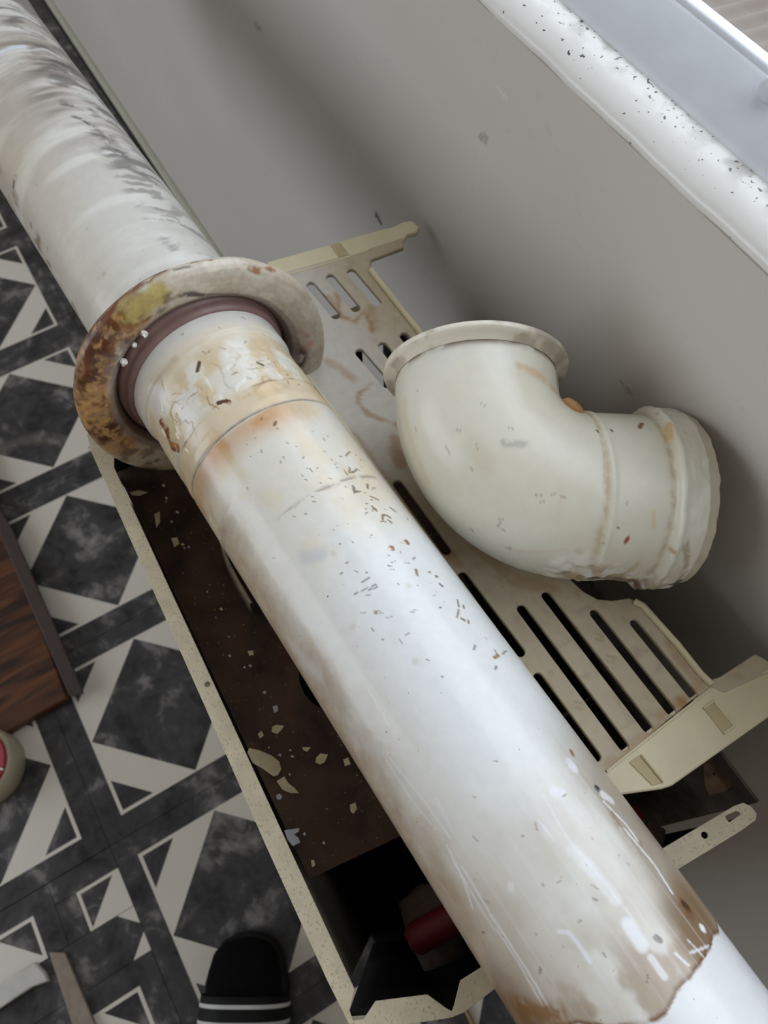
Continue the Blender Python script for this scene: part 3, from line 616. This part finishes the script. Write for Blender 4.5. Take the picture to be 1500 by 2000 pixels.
ep.stroke([(1225, 1058), (1228, 1052)], 1.8, (164, 80, 48), 1, .5, 3); ep.stroke([(1209, 1031)], 1.2, (116, 116, 116), .9, .4, 1); ep.stroke([(922, 1038)], 1.1, (150, 104, 60), 1, .4, 1); ep.stroke([(1050, 968), (1058, 970)], .6, (150, 136, 124), .8, .4, 0)
ep.stroke([(1300, 845), (1308, 838), (1305, 858)], 5, (214, 184, 134), .9, .5, 8, .36); ep.stroke([(1310, 1075), (1316, 1080)], 2.6, (196, 160, 116), .8, .5, 4); ep.stroke([(1282, 1000), (1280, 1030)], 2, (224, 206, 170), .7, .6, 3)
ep.stroke([(1108, 1120), (1135, 1140), (1160, 1146)], 5, (176, 150, 116), .85, .6, 6, .3); ep.stroke([(1165, 1162), (1205, 1160), (1240, 1155)], 6.5, (136, 112, 96), .95, .4, 3); ep.stroke([(1160, 1166), (1190, 1168)], 2.5, (84, 70, 64), .9, .5, 3)
ep.stroke([(1170, 1130), (1200, 1131)], 1.6, (158, 134, 112), .9, .5, 3); ep.stroke([(1245, 1105), (1225, 1120)], 3, (206, 190, 160), .8, .6, 4)
ep.stroke([(1343, 1060), (1338, 1120), (1325, 1165)], 3, (170, 150, 124), .7, .6, 4, .4); ep.stroke([(1330, 1150), (1318, 1175)], 4, (70, 60, 56), .9, .5, 3); ep.stroke([(1340, 830), (1345, 900)], 3, (226, 222, 204), .8, .6, 3)
ep.stroke([(1000, 1078), (1060, 1076), (1110, 1074)], 1.2, (216, 196, 170), .6, .8, 3); ep.stroke([(790, 790), (800, 860), (830, 940)], 6, (214, 200, 168), .5, 1, 8); ep.stroke([(1100, 940), (1095, 1010)], 4, (222, 214, 196), .5, .9, 5)
for k in range(26):
    x, y = rng.uniform(800, 1300), rng.uniform(740, 1120)
    if ep.px[np.argmin(np.hypot(ep.px[:, 0] - x, ep.px[:, 1] - y))] is not None: ep.stroke([(x, y), (x + rng.normal(0, 4), y + rng.normal(0, 4))], rng.uniform(.4, .9), (168, 148, 120), .6, .5, 1)
EG2 = EP2.reshape(EG.shape)
elb = empty('flue_elbow', (O[0], O[1], O[2] - 0.055))
tag(elb, 'cream white flue elbow with a flange and chipped plaster, resting on the slotted grille', 'pipe elbow')
ks = int(np.searchsorted(tv, b2 - .001)); CC = ep.C.reshape(EG.shape)
for nm, sl_ in (('body', slice(0, ks + 1)), ('socket', slice(ks, None))):
    me = grid_mesh(nm, EG2[sl_]); set_col(me, CC[sl_].reshape(-1, 3)); link(nm, me, M_elbow, elb, True)
rows = []
for t, r in ((0.001, RB), (.0005, RB - .002), (.03, RB - .003)):
    c, d = path(t); rows.append(c + r * (np.cos(ph)[:, None] * np.cross(en, d) + np.sin(ph)[:, None] * en))
link('mouth_lining', grid_mesh('mouth_lining', np.array(rows)), M_dusty, elb, True)
def elbow_ring(name, prof, seed, m, label=None, colf=None):
    rows = []
    for r, t in prof:
        c = O + eb * (LB - t); rows.append(c + r * (np.cos(ph)[:, None] * ea + np.sin(ph)[:, None] * en))
    G = np.array(rows); me = grid_mesh(name, G); pp = Paint(G.reshape(-1, 3), (234, 228, 212), 90, seed); pp.mix(sstep(.45, .62, fbm(pp.P * 50, seed)) * .5, (186, 164, 136)); pp.mix(sstep(.52, .66, fbm(pp.P * 80, seed + 3)) * .45, (130, 108, 90))
    set_col(me, pp.C); return link(name, me, m, elb, True)
RF = 187 * MM
elbow_ring('flange_lip', [(RB - .003, -.0015), (RF - .002, -.0035), (RF, -.002), (RF + .0006, 0.0), (RF, .0018), (RF - .003, .0026), (RB + .002, .0034), (RB - .0005, .0060)], 51, M_elbow)
c = ep.hit((1125, 775)) + (W @ np.array([.004, .001, .006])); bm = bmesh.new(); bmesh.ops.create_icosphere(bm, subdivisions=3, radius=1)
for v in bm.verts:
    k = 1 + .5 * (fbm(np.array([[v.co.x * 1.6 + 3, v.co.y * 1.6 + 3, v.co.z * 1.6 + 3]]), 5)[0] - .5); w_ = W @ np.array([v.co.x * .0075, v.co.y * .0065 + v.co.x * .004, v.co.z * .006]) * k; v.co = Vector(c + w_)
me = bpy.data.meshes.new('sealant_lump'); bm.to_mesh(me); bm.free(); o = link('sealant_lump', me, M_orange, elb, True); o['label'] = 'orange brown lump of sealant'
del ep, EP, EP2

# ------------------------------------------------------------------ slotted grille
GZ = 0.692
def zp(L, z=GZ): return [p[:2] for p in at_z(L, z)]
gr = empty('vent_grille', (-0.2, 0.19, 0.69))
tag(gr, 'cream slotted vent grille laid loose over the heater against the wall', 'grille')
line = lambda a, b, t: (a[0] + (b[0] - a[0]) * t, a[1] + (b[1] - a[1]) * t)
back_f = (712, 520); back_n = (1366, 1316)
outer = zp([(560, 535)]) + [np.array((-0.452, 0.135)), np.array((-0.377, 0.135)), np.array((-0.375, 0.150)), np.array((-0.353, 0.150)), np.array((-0.351, 0.1295)), np.array((0.004, 0.1385))] + \
    zp([(1183, 1504), (1386, 1340), (1412, 1352), (1500, 1312), (1499, 1296), (1474, 1281), (1405, 1326), (1388, 1331), (1370, 1319), (1327, 1262), (1253, 1181), (1227, 1172), (1195, 1177), (1165, 1174), (1136, 1158), (1085, 1110), (1040, 1035), (1015, 950), (1010, 882), (840, 675), (722, 522), (724, 509), (786, 486), (784, 470), (700, 497)])
SL = [((607, 560), (656, 619), 10.5), ((645, 545), (695, 605), 10.5), ((686, 535), (736, 594), 10.5), ((702, 691), (755, 753), 10.5), ((747, 678), (802, 744), 10.5), ((789, 659), (842, 722), 10.5), ((783, 797), (842, 866), 10.5),
      ((777, 948), (871, 1077), 11.5), ((903, 1126), (1015, 1275), 11.5), ((1018, 1191), (1216, 1457), 11.5), ((1066, 1165), (1263, 1422), 11.5), ((1160, 1200), (1308, 1388), 11.5), ((1238, 1219), (1351, 1358), 11), ((1050, 1324), (1163, 1479), 11.5)]
holes = []
for a, b, r in SL:
    A, B = at_z([a, b], GZ); zc = (A - CAMP) @ W[:, 2]; holes.append(stadium(A, B, r * zc / FPX))
me = plate_mesh('slotted_plate', outer, holes, GZ, 0.0042, 0.0008, cuts=0.0026)
gpnt = Paint(verts(me), (210, 196, 170), 80, 33)
gpnt.mix(sstep(.35, .62, fbm(gpnt.P * 25, 101)) * .5, (194, 177, 146)); gpnt.mix(sstep(.62, .72, fbm(gpnt.P * 160, 103)) * .4, (170, 152, 124)); gpnt.mix(sstep(-.20, -.25, gpnt.P[:, 0]) * sstep(.22, .17, gpnt.P[:, 1]) * .7, (222, 218, 212))
gpnt.stroke([(640, 690), (700, 720), (740, 790)], 22, (220, 214, 206), .6, .9, 8)
for l, wd_, a in (([(655, 575), (665, 615), (690, 628), (715, 610), (730, 640)], 3, .8), ([(635, 575), (650, 600)], 3, .6), ([(640, 700), (660, 720), (690, 738)], 5, .55), ([(700, 765), (698, 785), (720, 805), (745, 820), (775, 828)], 3, .75), ([(700, 765), (725, 750)], 2.4, .6), ([(775, 855), (770, 880), (785, 905)], 6, .75),
                  ([(690, 850), (730, 910), (800, 1000), (880, 1080)], 5, .6), ([(725, 600), (735, 640)], 5, .5), ([(800, 980), (900, 1100)], 4, .5), ([(930, 1070), (1000, 1130), (1080, 1150)], 6, .45), ([(1280, 1400), (1370, 1330)], 4, .5), ([(1300, 1250), (1360, 1320)], 4, .5), ([(1190, 1490), (1300, 1410)], 3, .4)):
    gpnt.stroke(l, wd_ * 1.15, (178, 138, 96), a, .7, 7, .34)
gpnt.stroke([(1328, 1372), (1334, 1380)], 3.6, (176, 136, 84), .95, .3, 2)
for p in ((1169, 1249), (1195, 1288), (1126, 1376)): gpnt.ring(p, 2.2, 1.1, (170, 156, 120), .7, 1.5)
set_col(me, gpnt.C); link('slotted_plate', me, M_grille, gr)
del gpnt
# raised back rib, in two runs either side of the recess
def rib(name, L, wd_, h, m=M_ledge, z=GZ + .0021):
    P = np.array(zp(L)); T = np.gradient(P, axis=0); T /= np.linalg.norm(T, axis=1, keepdims=True); Nn = np.c_[-T[:, 1], T[:, 0]]; rows = []
    for p, nrm in zip(P, Nn):
        pts = [(-wd_ / 2, -.0005), (-wd_ / 2, h * .6), (-wd_ * .25, h), (wd_ * .25, h), (wd_ / 2, h * .6), (wd_ / 2, -.0005)]
        rows.append([(*(p + nrm * a), z + b) for a, b in pts])
    return link(name, grid_mesh(name, np.array(rows), closed_v=True), m, gr, True)
rib('back_rib', [(724, 532), (770, 590), (840, 679), (930, 789), (1000, 874)], .0048, .0032)
rib('back_rib', [(1236, 1177), (1253, 1186), (1320, 1261), (1365, 1318), (1386, 1338)], .0042, .0030)
rib('front_lip', [(600, 738), (660, 818), (730, 912), (800, 1006), (900, 1142), (1000, 1278), (1100, 1414), (1170, 1508)], .0024, .0022)
# stepped side ledges with clip recesses
lf = zp([(524, 515), (648, 480), (752, 450), (764, 449), (786, 438), (804, 435), (816, 446), (812, 454), (794, 458), (786, 470), (784, 474), (700, 499), (560, 540), (530, 548)], GZ)
ln = zp([(1176, 1500), (1386, 1339), (1412, 1350), (1500, 1310), (1560, 1272), (1600, 1300), (1500, 1396), (1310, 1531), (1292, 1537), (1206, 1549), (1150, 1553)], GZ)
link('side_ledge', plate_mesh('side_ledge', lf, (), GZ - .0012, .0052, .0012), M_ledge, gr)
link('side_ledge', plate_mesh('side_ledge', ln, (), GZ - .0012, .0052, .0012), M_ledge, gr)
for L in ([(1372, 1384), (1392, 1370), (1431, 1418), (1411, 1433)], [(1228, 1490), (1250, 1475), (1293, 1529), (1272, 1534)], [(646, 482), (664, 477), (682, 500), (662, 505)]):
    link('clip_recess', plate_mesh('clip_recess', zp(L), (), GZ + .0016, .0008, .0002), M_pocket, gr)
for L in ([(1250, 1476), (1272, 1503), (1292, 1528)], [(1372, 1385), (1392, 1371), (1412, 1395), (1430, 1417)], [(1411, 1434), (1431, 1419)], [(1183, 1508), (1280, 1430), (1386, 1346)], [(560, 541), (640, 518), (720, 492)], [(1486, 1318), (1520, 1298)]):
    rib('ledge_rib', L, .0016, .0016, M_pocket if len(L) == 3 and L[0][0] == 1250 else M_ledge, GZ + .0014)

# ------------------------------------------------------------------ gas heater under it, lid off
HZ = 0.685
ht = empty('gas_heater', (-0.15, 0.08, 0))
tag(ht, 'open gas convector heater with cream rim and rusty dark inside, below the window', 'heater')
tilt = lambda x, y: 0.022 * (x - 0.07) + 0.003
hp = lambda L: zp(L, HZ)
rim_pts = hp([(690, 2012)]) + hp([(640, 1912), (520, 1650), (400, 1378), (285, 1122), (172, 870)]) + [np.array((-.394, -.038)), np.array((-.404, -.010)), np.array((-.400, .10)), np.array((-.396, .212)), np.array((-.380, .212)), np.array((-.384, .10)), np.array((-.386, .0)), np.array((-.374, -.024))] + \
    hp([(217, 905), (330, 1150), (450, 1408), (570, 1668), (692, 1931), (682, 1972), (689, 1993), (711, 1990), (734, 1955), (834, 1942), (870, 1968), (882, 1975), (887, 1963), (899, 1915), (938, 1890), (1292, 1658), (1430, 1576), (1447, 1570), (1462, 1577), (1472, 1590), (1470, 1602), (1440, 1624), (1320, 1697), (1100, 1841), (962, 1931), (904, 1975), (878, 1985), (827, 1993)])
h1 = at_z([(404, 1335)], HZ)[0]; h2 = at_z([(1372, 1632)], HZ)[0]
slot = zp([(1411, 1594), (1432, 1584), (1440, 1586), (1442, 1593), (1421, 1608), (1414, 1603)], HZ)
link('top_rim', plate_mesh('top_rim', rim_pts, [circle(h1, .0022), circle(h2, .0023), slot], HZ, .0016, .0003, tilt), M_rim, ht)
def wall_strip(name, pts, z0, z1, t, m):
    P = np.array(pts, float); T = np.gradient(P, axis=0); T /= np.linalg.norm(T, axis=1, keepdims=True); Nn = np.c_[-T[:, 1], T[:, 0]] * t / 2
    rows = [[(*(p - q), z0), (*(p + q), z0), (*(p + q), z1 + tilt(p[0], 0)), (*(p - q), z1 + tilt(p[0], 0))] for p, q in zip(P, Nn)]
    me = grid_mesh(name, np.array(rows)); bm = bmesh.new(); bm.from_mesh(me); bmesh.ops.holes_fill(bm, edges=bm.edges[:], sides=4); bm.to_mesh(me); bm.free()
    return link(name, me, m, ht)
inn = lambda L, d: [np.array(p) + np.array(d) for p in hp(L)]
wall_strip('front_panel', [(-.384, -.0385), (.030, -.0505)], 0.0, HZ - .001, .0012, M_casing)
wall_strip('end_panel', [(.0745, .206), (.0735, .150), (.0715, .03), (.0665, -.002), (.058, -.016), (.040, -.0515)], 0.0, HZ - .001, .0012, M_dark)
wall_strip('end_panel', [(-.3935, .205), (-.402, -.008), (-.391, -.036)], 0.0, HZ - .001, .0012, M_dark)
link('base_tray', box_mesh('base_tray', -.40, .066, -.048, .205, 0.012, 0.016), M_dark, ht)
link('back_sheet', box_mesh('back_sheet', -.388, .0735, .224, .226, 0.012, 0.673), M_soot, ht)
IZ = 0.622
e1, e2 = at_z([(608, 1714), (765, 1640)], IZ)[:, :2]; dd = e2 - e1
cov = [np.array((-.388, -.0335)), e1 + dd * -.02, e1 + dd * 3.2, np.array((-.388, .19))]
hc = at_z([(662, 1312)], IZ)[0]
link('inner_cover', plate_mesh('inner_cover', cov, [circle(hc, .030, 32)], IZ, .002, .0004), M_rusty, ht)
link('inner_cover_edge', box_mesh('inner_cover_edge', e1[0] - .0012, e1[0], -.034, .19, IZ - .05, IZ), M_rusty, ht).rotation_euler = (0, 0, 0)
link('flue_chamber', tube_mesh('flue_chamber', [(hc[0], hc[1], IZ - .002), (hc[0], hc[1], IZ - .09)], .034, 32), M_dark, ht)
ep_ = at_z([(434, 1085), (446, 1120), (462, 1152), (478, 1180), (490, 1200)], IZ + .004)
T = np.gradient(ep_, axis=0); rows = []
for p in ep_: rows.append([p + np.array([0, -.0006, -.004]), p + np.array([0, .0006, -.004]), p + np.array([0.0, .0050, .020]), p + np.array([0, .0030, .021])])
link('collar_edge', grid_mesh('collar_edge', np.array(rows)), M_metal, ht, True)
r1, r2 = at_z([(797, 1842), (1250, 1590)], .60)
link('gas_tube', tube_mesh('gas_tube', [r1, r1 + (r2 - r1) * .03, r1 + (r2 - r1) * .97, r2], [.006, .0105, .0105, .006], 16), M_red, ht, True)
b1_, b2_ = at_z([(822, 1745), (868, 1880)], .575)
link('valve_body', tube_mesh('valve_body', [b1_ + np.array([-.004, 0, -.002]), b1_, b1_ + (b2_ - b1_) * .5, b2_], [.004, .017, .019, .015], 20), M_dusty, ht, True)
v1, v2 = at_z([(1262, 1605), (1252, 1670)], .585)
link('valve_body', tube_mesh('valve_body', [v1, v1 + (v2 - v1) * .1, v2], [.006, .014, .014], 18), M_dusty, ht, True)
rb = zp([(1372, 1478), (1402, 1462), (1424, 1505), (1432, 1533), (1408, 1546), (1384, 1552), (1376, 1532)], .655)
link('rear_bracket', plate_mesh('rear_bracket', rb, [circle(at_z([(1393, 1512)], .655)[0], .0014)], .655, .003, .0006), M_brack, ht)
rbx = at_z([(1428, 1500)], .655)[0]
link('rear_bracket', box_mesh('rear_bracket', rbx[0] - .02, rbx[0] + .012, rbx[1] - .001, rbx[1] + .001, .60, .658), M_brack, ht)

# paint flakes on the rusty cover, each its own
def flake(L, label, m=M_flake, z=IZ + .002, t=.0008, group='paint flakes on the rusty cover'):
    P = [np.array(p) for p in zp(L, z)]; c = sum(P) / len(P)
    me = plate_mesh('paint_flake', [p - c for p in P], (), 0, t, .0002)
    for v in me.vertices: v.co.z += 9 * (v.co.x * v.co.x + v.co.y * v.co.y) * .35
    o = link('paint_flake', me, m); o.location = (c[0], c[1], z); tag(o, label, 'paint flake', group); return o
flake([(484, 1470), (487, 1462), (506, 1466), (530, 1476), (545, 1488), (549, 1502), (543, 1514), (534, 1516), (512, 1500), (494, 1490)], 'largest cream paint flake, lying against the inside of the front rim')
flake([(541, 1526), (555, 1517), (563, 1530), (576, 1540), (583, 1549), (566, 1548), (552, 1542)], 'curved cream paint flake just below the largest flake')
flake([(556, 1622), (570, 1620), (584, 1618), (583, 1624), (573, 1630), (582, 1636), (586, 1645), (572, 1652), (562, 1640)], 'jagged bluish white paint flake beside the front rim, lowest of the big ones', M_flakeb)
flake([(532, 1420), (540, 1416), (554, 1418), (549, 1426), (541, 1433), (531, 1429)], 'tan angular paint flake in the middle of the rusty cover')
flake([(504, 1434), (510, 1428), (515, 1436), (508, 1442)], 'small cream paint flake near the tan angular one')
flake([(591, 1460), (606, 1460), (600, 1468), (593, 1465)], 'small curled cream flake between the pipe and the largest flake')
flake([(618, 1480), (626, 1472), (640, 1474), (634, 1488), (625, 1493), (617, 1489)], 'greyish paint flake lying close to the pipe edge')
flake([(671, 1484), (680, 1480), (684, 1492), (674, 1496)], 'tan paint flake half under the pipe edge')
flake([(684, 1572), (694, 1568), (697, 1580), (690, 1589), (685, 1584)], 'narrow pale flake standing alone near the end of the rusty cover')
flake([(533, 1380), (542, 1378), (543, 1388), (536, 1392)], 'grey paint flake higher up on the rusty cover', M_flakeb)
flake([(540, 1553), (546, 1551), (551, 1556), (547, 1562), (541, 1560)], 'round white paint crumb below the curved cream flake', M_flakeb)
flake([(608, 1681), (613, 1680), (615, 1690), (610, 1693)], 'tiny cream flake at the far dark edge of the rusty cover')
flake([(335, 1052), (346, 1050), (350, 1062), (341, 1068)], 'tan flake on the dusty cover just below the rosette')
flake([(302, 1005), (312, 1000), (312, 1020), (306, 1030)], 'pale dust flake on the cover near the rosette')
flake([(254, 962), (272, 958), (288, 962), (272, 968), (258, 967)], 'long thin cream flake across the gap by the front rim')
flake([(484, 1272), (494, 1271), (495, 1279), (487, 1280)], 'round beige crumb in the dark middle of the cover')
for i in range(22):
    t = rng.random(); x = 300 + t * 330 + rng.normal(6, 4) + abs(rng.normal(0, 26)) * (1 if t > .4 else .4); y = 960 + t * 760 + rng.normal(0, 18); r = rng.uniform(1.2, 3.2)
    if y > 1690 or x > 40 + 0.63 * (y - 400): continue
    flake([(x - r, y), (x, y - r * rng.uniform(.6, 1.2)), (x + r, y + r * .2), (x + r * .2, y + r)], 'tiny pale paint crumb scattered over the rusty cover', (M_flake, M_flakeb)[i % 2], group='tiny paint crumbs on the rusty cover')

# ------------------------------------------------------------------ things on the floor
wb = empty('wooden_board', (-0.62, -0.34, 0))
tag(wb, 'dark brown wooden board with a narrow edging strip lying on the tiled floor', 'board')
bp_ = [np.array(p) for p in zp([(-60, 850), (0, 1020), (128, 1362), (60, 1400), (0, 1436), (-160, 1530)], .018)]
link('panel', plate_mesh('panel', bp_, (), .009, .018, .0015), M_wood, wb)
ed = [np.array(p) for p in zp([(-70, 800), (-8, 985), (20, 1030), (156, 1340), (160, 1352), (136, 1358), (-2, 1035)], .024)]
link('edging_strip', plate_mesh('edging_strip', ed, (), .021, .006, .0012), M_edging, wb)

tb = empty('plastic_tub', (*at_z([(-18, 1500)], .06)[0][:2], 0))
tag(tb, 'cream round tub with a red lid standing on the floor, cut by the picture edge', 'tub')
tc_ = at_z([(-56, 1492)], .05)[0]
def vtube(name, prof, m, par, k=48): return link(name, grid_mesh(name, lathe(prof, np.array([tc_[0], tc_[1], 0]), np.array([0, 0, 1.0]), np.array([1.0, 0, 0]), np.array([0, 1.0, 0]), k)), m, par, True)
vtube('body', [(0, .0005), (.054, .0005), (.056, .003), (.0545, .030), (.053, .044), (.050, .046), (.040, .046)], M_tub, tb)
vtube('lid', [(.0475, .044), (.048, .049), (.0465, .051), (.045, .0505), (0, .0505)], M_tubred, tb)
m1 = at_z([(2, 1502)], .0512)[0]
link('printed_mark', plate_mesh('printed_mark', [m1[:2] + np.array(v) for v in ((-.003, -.002), (-.001, -.003), (.003, .002), (.001, .003))], (), .0512, .0004, .0001), M_crumb, tb)

th_ = zp([(98, 1862), (126, 1862), (188, 2010), (200, 2060), (160, 2060), (146, 2008)], .006)
tag(link('threshold_strip', plate_mesh('threshold_strip', th_, (), .004, .007, .001), M_strip), 'narrow tan threshold strip with ragged edge between the floor tiles', 'threshold')
t2 = zp([(-20, 1935), (66, 1884), (84, 1902), (90, 1915), (60, 1925), (-20, 1978)], .012)
tag(link('skirting_offcut', plate_mesh('skirting_offcut', t2, (), .0065, .012, .002), M_trim), 'pale skirting offcut lying on the tiles near the threshold strip', 'offcut')
s1_, s2_ = at_z([(905, 1962), (930, 2016)], .004)
tag(link('dry_stick', tube_mesh('dry_stick', [s1_, (s1_ + s2_) / 2 + np.array([.002, 0, 0]), s2_], .0028, 8), M_stick, smooth=True), 'thin yellowish stick on the floor beside the heater corner', 'stick')

# slide sandal with three white stripes, and the foot in it
FD = np.array([-.859, .512, 0]); FS = np.array([.512, .859, 0]); TOE = np.array([-.0560, -.1830, 0])
def loft(name, secs, m, par=None, k=28, e=2.6):
    """secs: distance behind the toe, sideways shift, half width, bottom, top."""
    rows = []; phi = np.linspace(0, 2 * math.pi, k, endpoint=False); cs, sn = np.cos(phi), np.sin(phi)
    sx = np.sign(cs) * np.abs(cs) ** (2 / e); sz = np.sign(sn) * np.abs(sn) ** (2 / e)
    for u, sh, hw, z0, z1 in secs:
        c = TOE - FD * u + FS * sh; rows.append(c + (hw * sx)[:, None] * FS + np.c_[sx * 0, sx * 0, (z0 + z1) / 2 + (z1 - z0) / 2 * sz])
    return link(name, grid_mesh(name, np.array(rows)), m, par, True)
sl = empty('slide_sandal', TOE - FD * .14)
tag(sl, 'black slide sandal with white stripes across its strap, standing on the tiles', 'sandal')
loft('sole', [(0.0, 0, .002, .004, .024), (.002, 0, .018, .001, .028), (.010, 0, .034, 0.0005, .03), (.028, 0, .047, 0.0005, .03), (.06, 0, .0545, 0.0005, .03), (.10, 0, .054, 0.0005, .03), (.16, 0, .048, .0005, .03), (.23, 0, .042, .0005, .03), (.268, 0, .030, .0005, .03), (.28, 0, .004, .003, .026)], M_black, sl, e=5)
def arch(u, sh, hw, h, t, n_=26):
    a = np.linspace(math.pi * 1.0, 0, n_); c = TOE - FD * u + FS * sh
    o = [c + FS * (hw * np.sign(math.cos(x)) * abs(math.cos(x)) ** .7) + np.array([0, 0, .022 + h * abs(math.sin(x)) ** .8]) for x in a]
    i = [c + FS * ((hw - t) * np.sign(math.cos(x)) * abs(math.cos(x)) ** .7) + np.array([0, 0, .022 + (h - t) * abs(math.sin(x)) ** .8]) for x in a]
    return o + i[::-1]
link('strap', grid_mesh('strap', np.array([arch(u, 0, hw, h, .005) for u, hw, h in ((.070, .0560, .046), (.074, .0568, .0485), (.11, .0575, .056), (.15, .055, .064), (.168, .0535, .067))])), M_black, sl, True)
for u in (.080, .098, .116):
    hw = .0569 + (.0575 - .0569) * (u - .074) / .036; h = .0485 + (.056 - .0485) * (u - .074) / .036
    link('stripe', grid_mesh('stripe', np.array([arch(u + d, 0, hw + .0004, h + .0006 + d * .2, .002) for d in (-.0022, .0022)])), M_stripe, sl, True)
pe = empty('person', TOE - FD * .20)
tag(pe, 'person in a black sock wearing the black slide, only the foot showing', 'person')
loft('sock', [(.006, 0, .010, .033, .044), (.010, 0, .026, .0315, .053), (.022, 0, .040, .031, .059), (.045, 0, .0465, .031, .064), (.068, 0, .0475, .031, .061), (.12, 0, .045, .031, .070), (.16, 0, .040, .031, .079), (.19, 0, .038, .031, .115), (.215, 0, .036, .031, .135), (.25, 0, .031, .031, .10), (.266, 0, .018, .034, .07), (.27, 0, .004, .04, .06)], M_sock, pe, e=2.3)
lg = TOE - FD * .222
link('lower_leg', tube_mesh('lower_leg', [lg + np.array(v) for v in ((0, 0, .10), (.006, -.006, .20), (.016, -.016, .33), (.026, -.03, .44))], [.036, .040, .054, .056], 24), M_sock, pe, True)
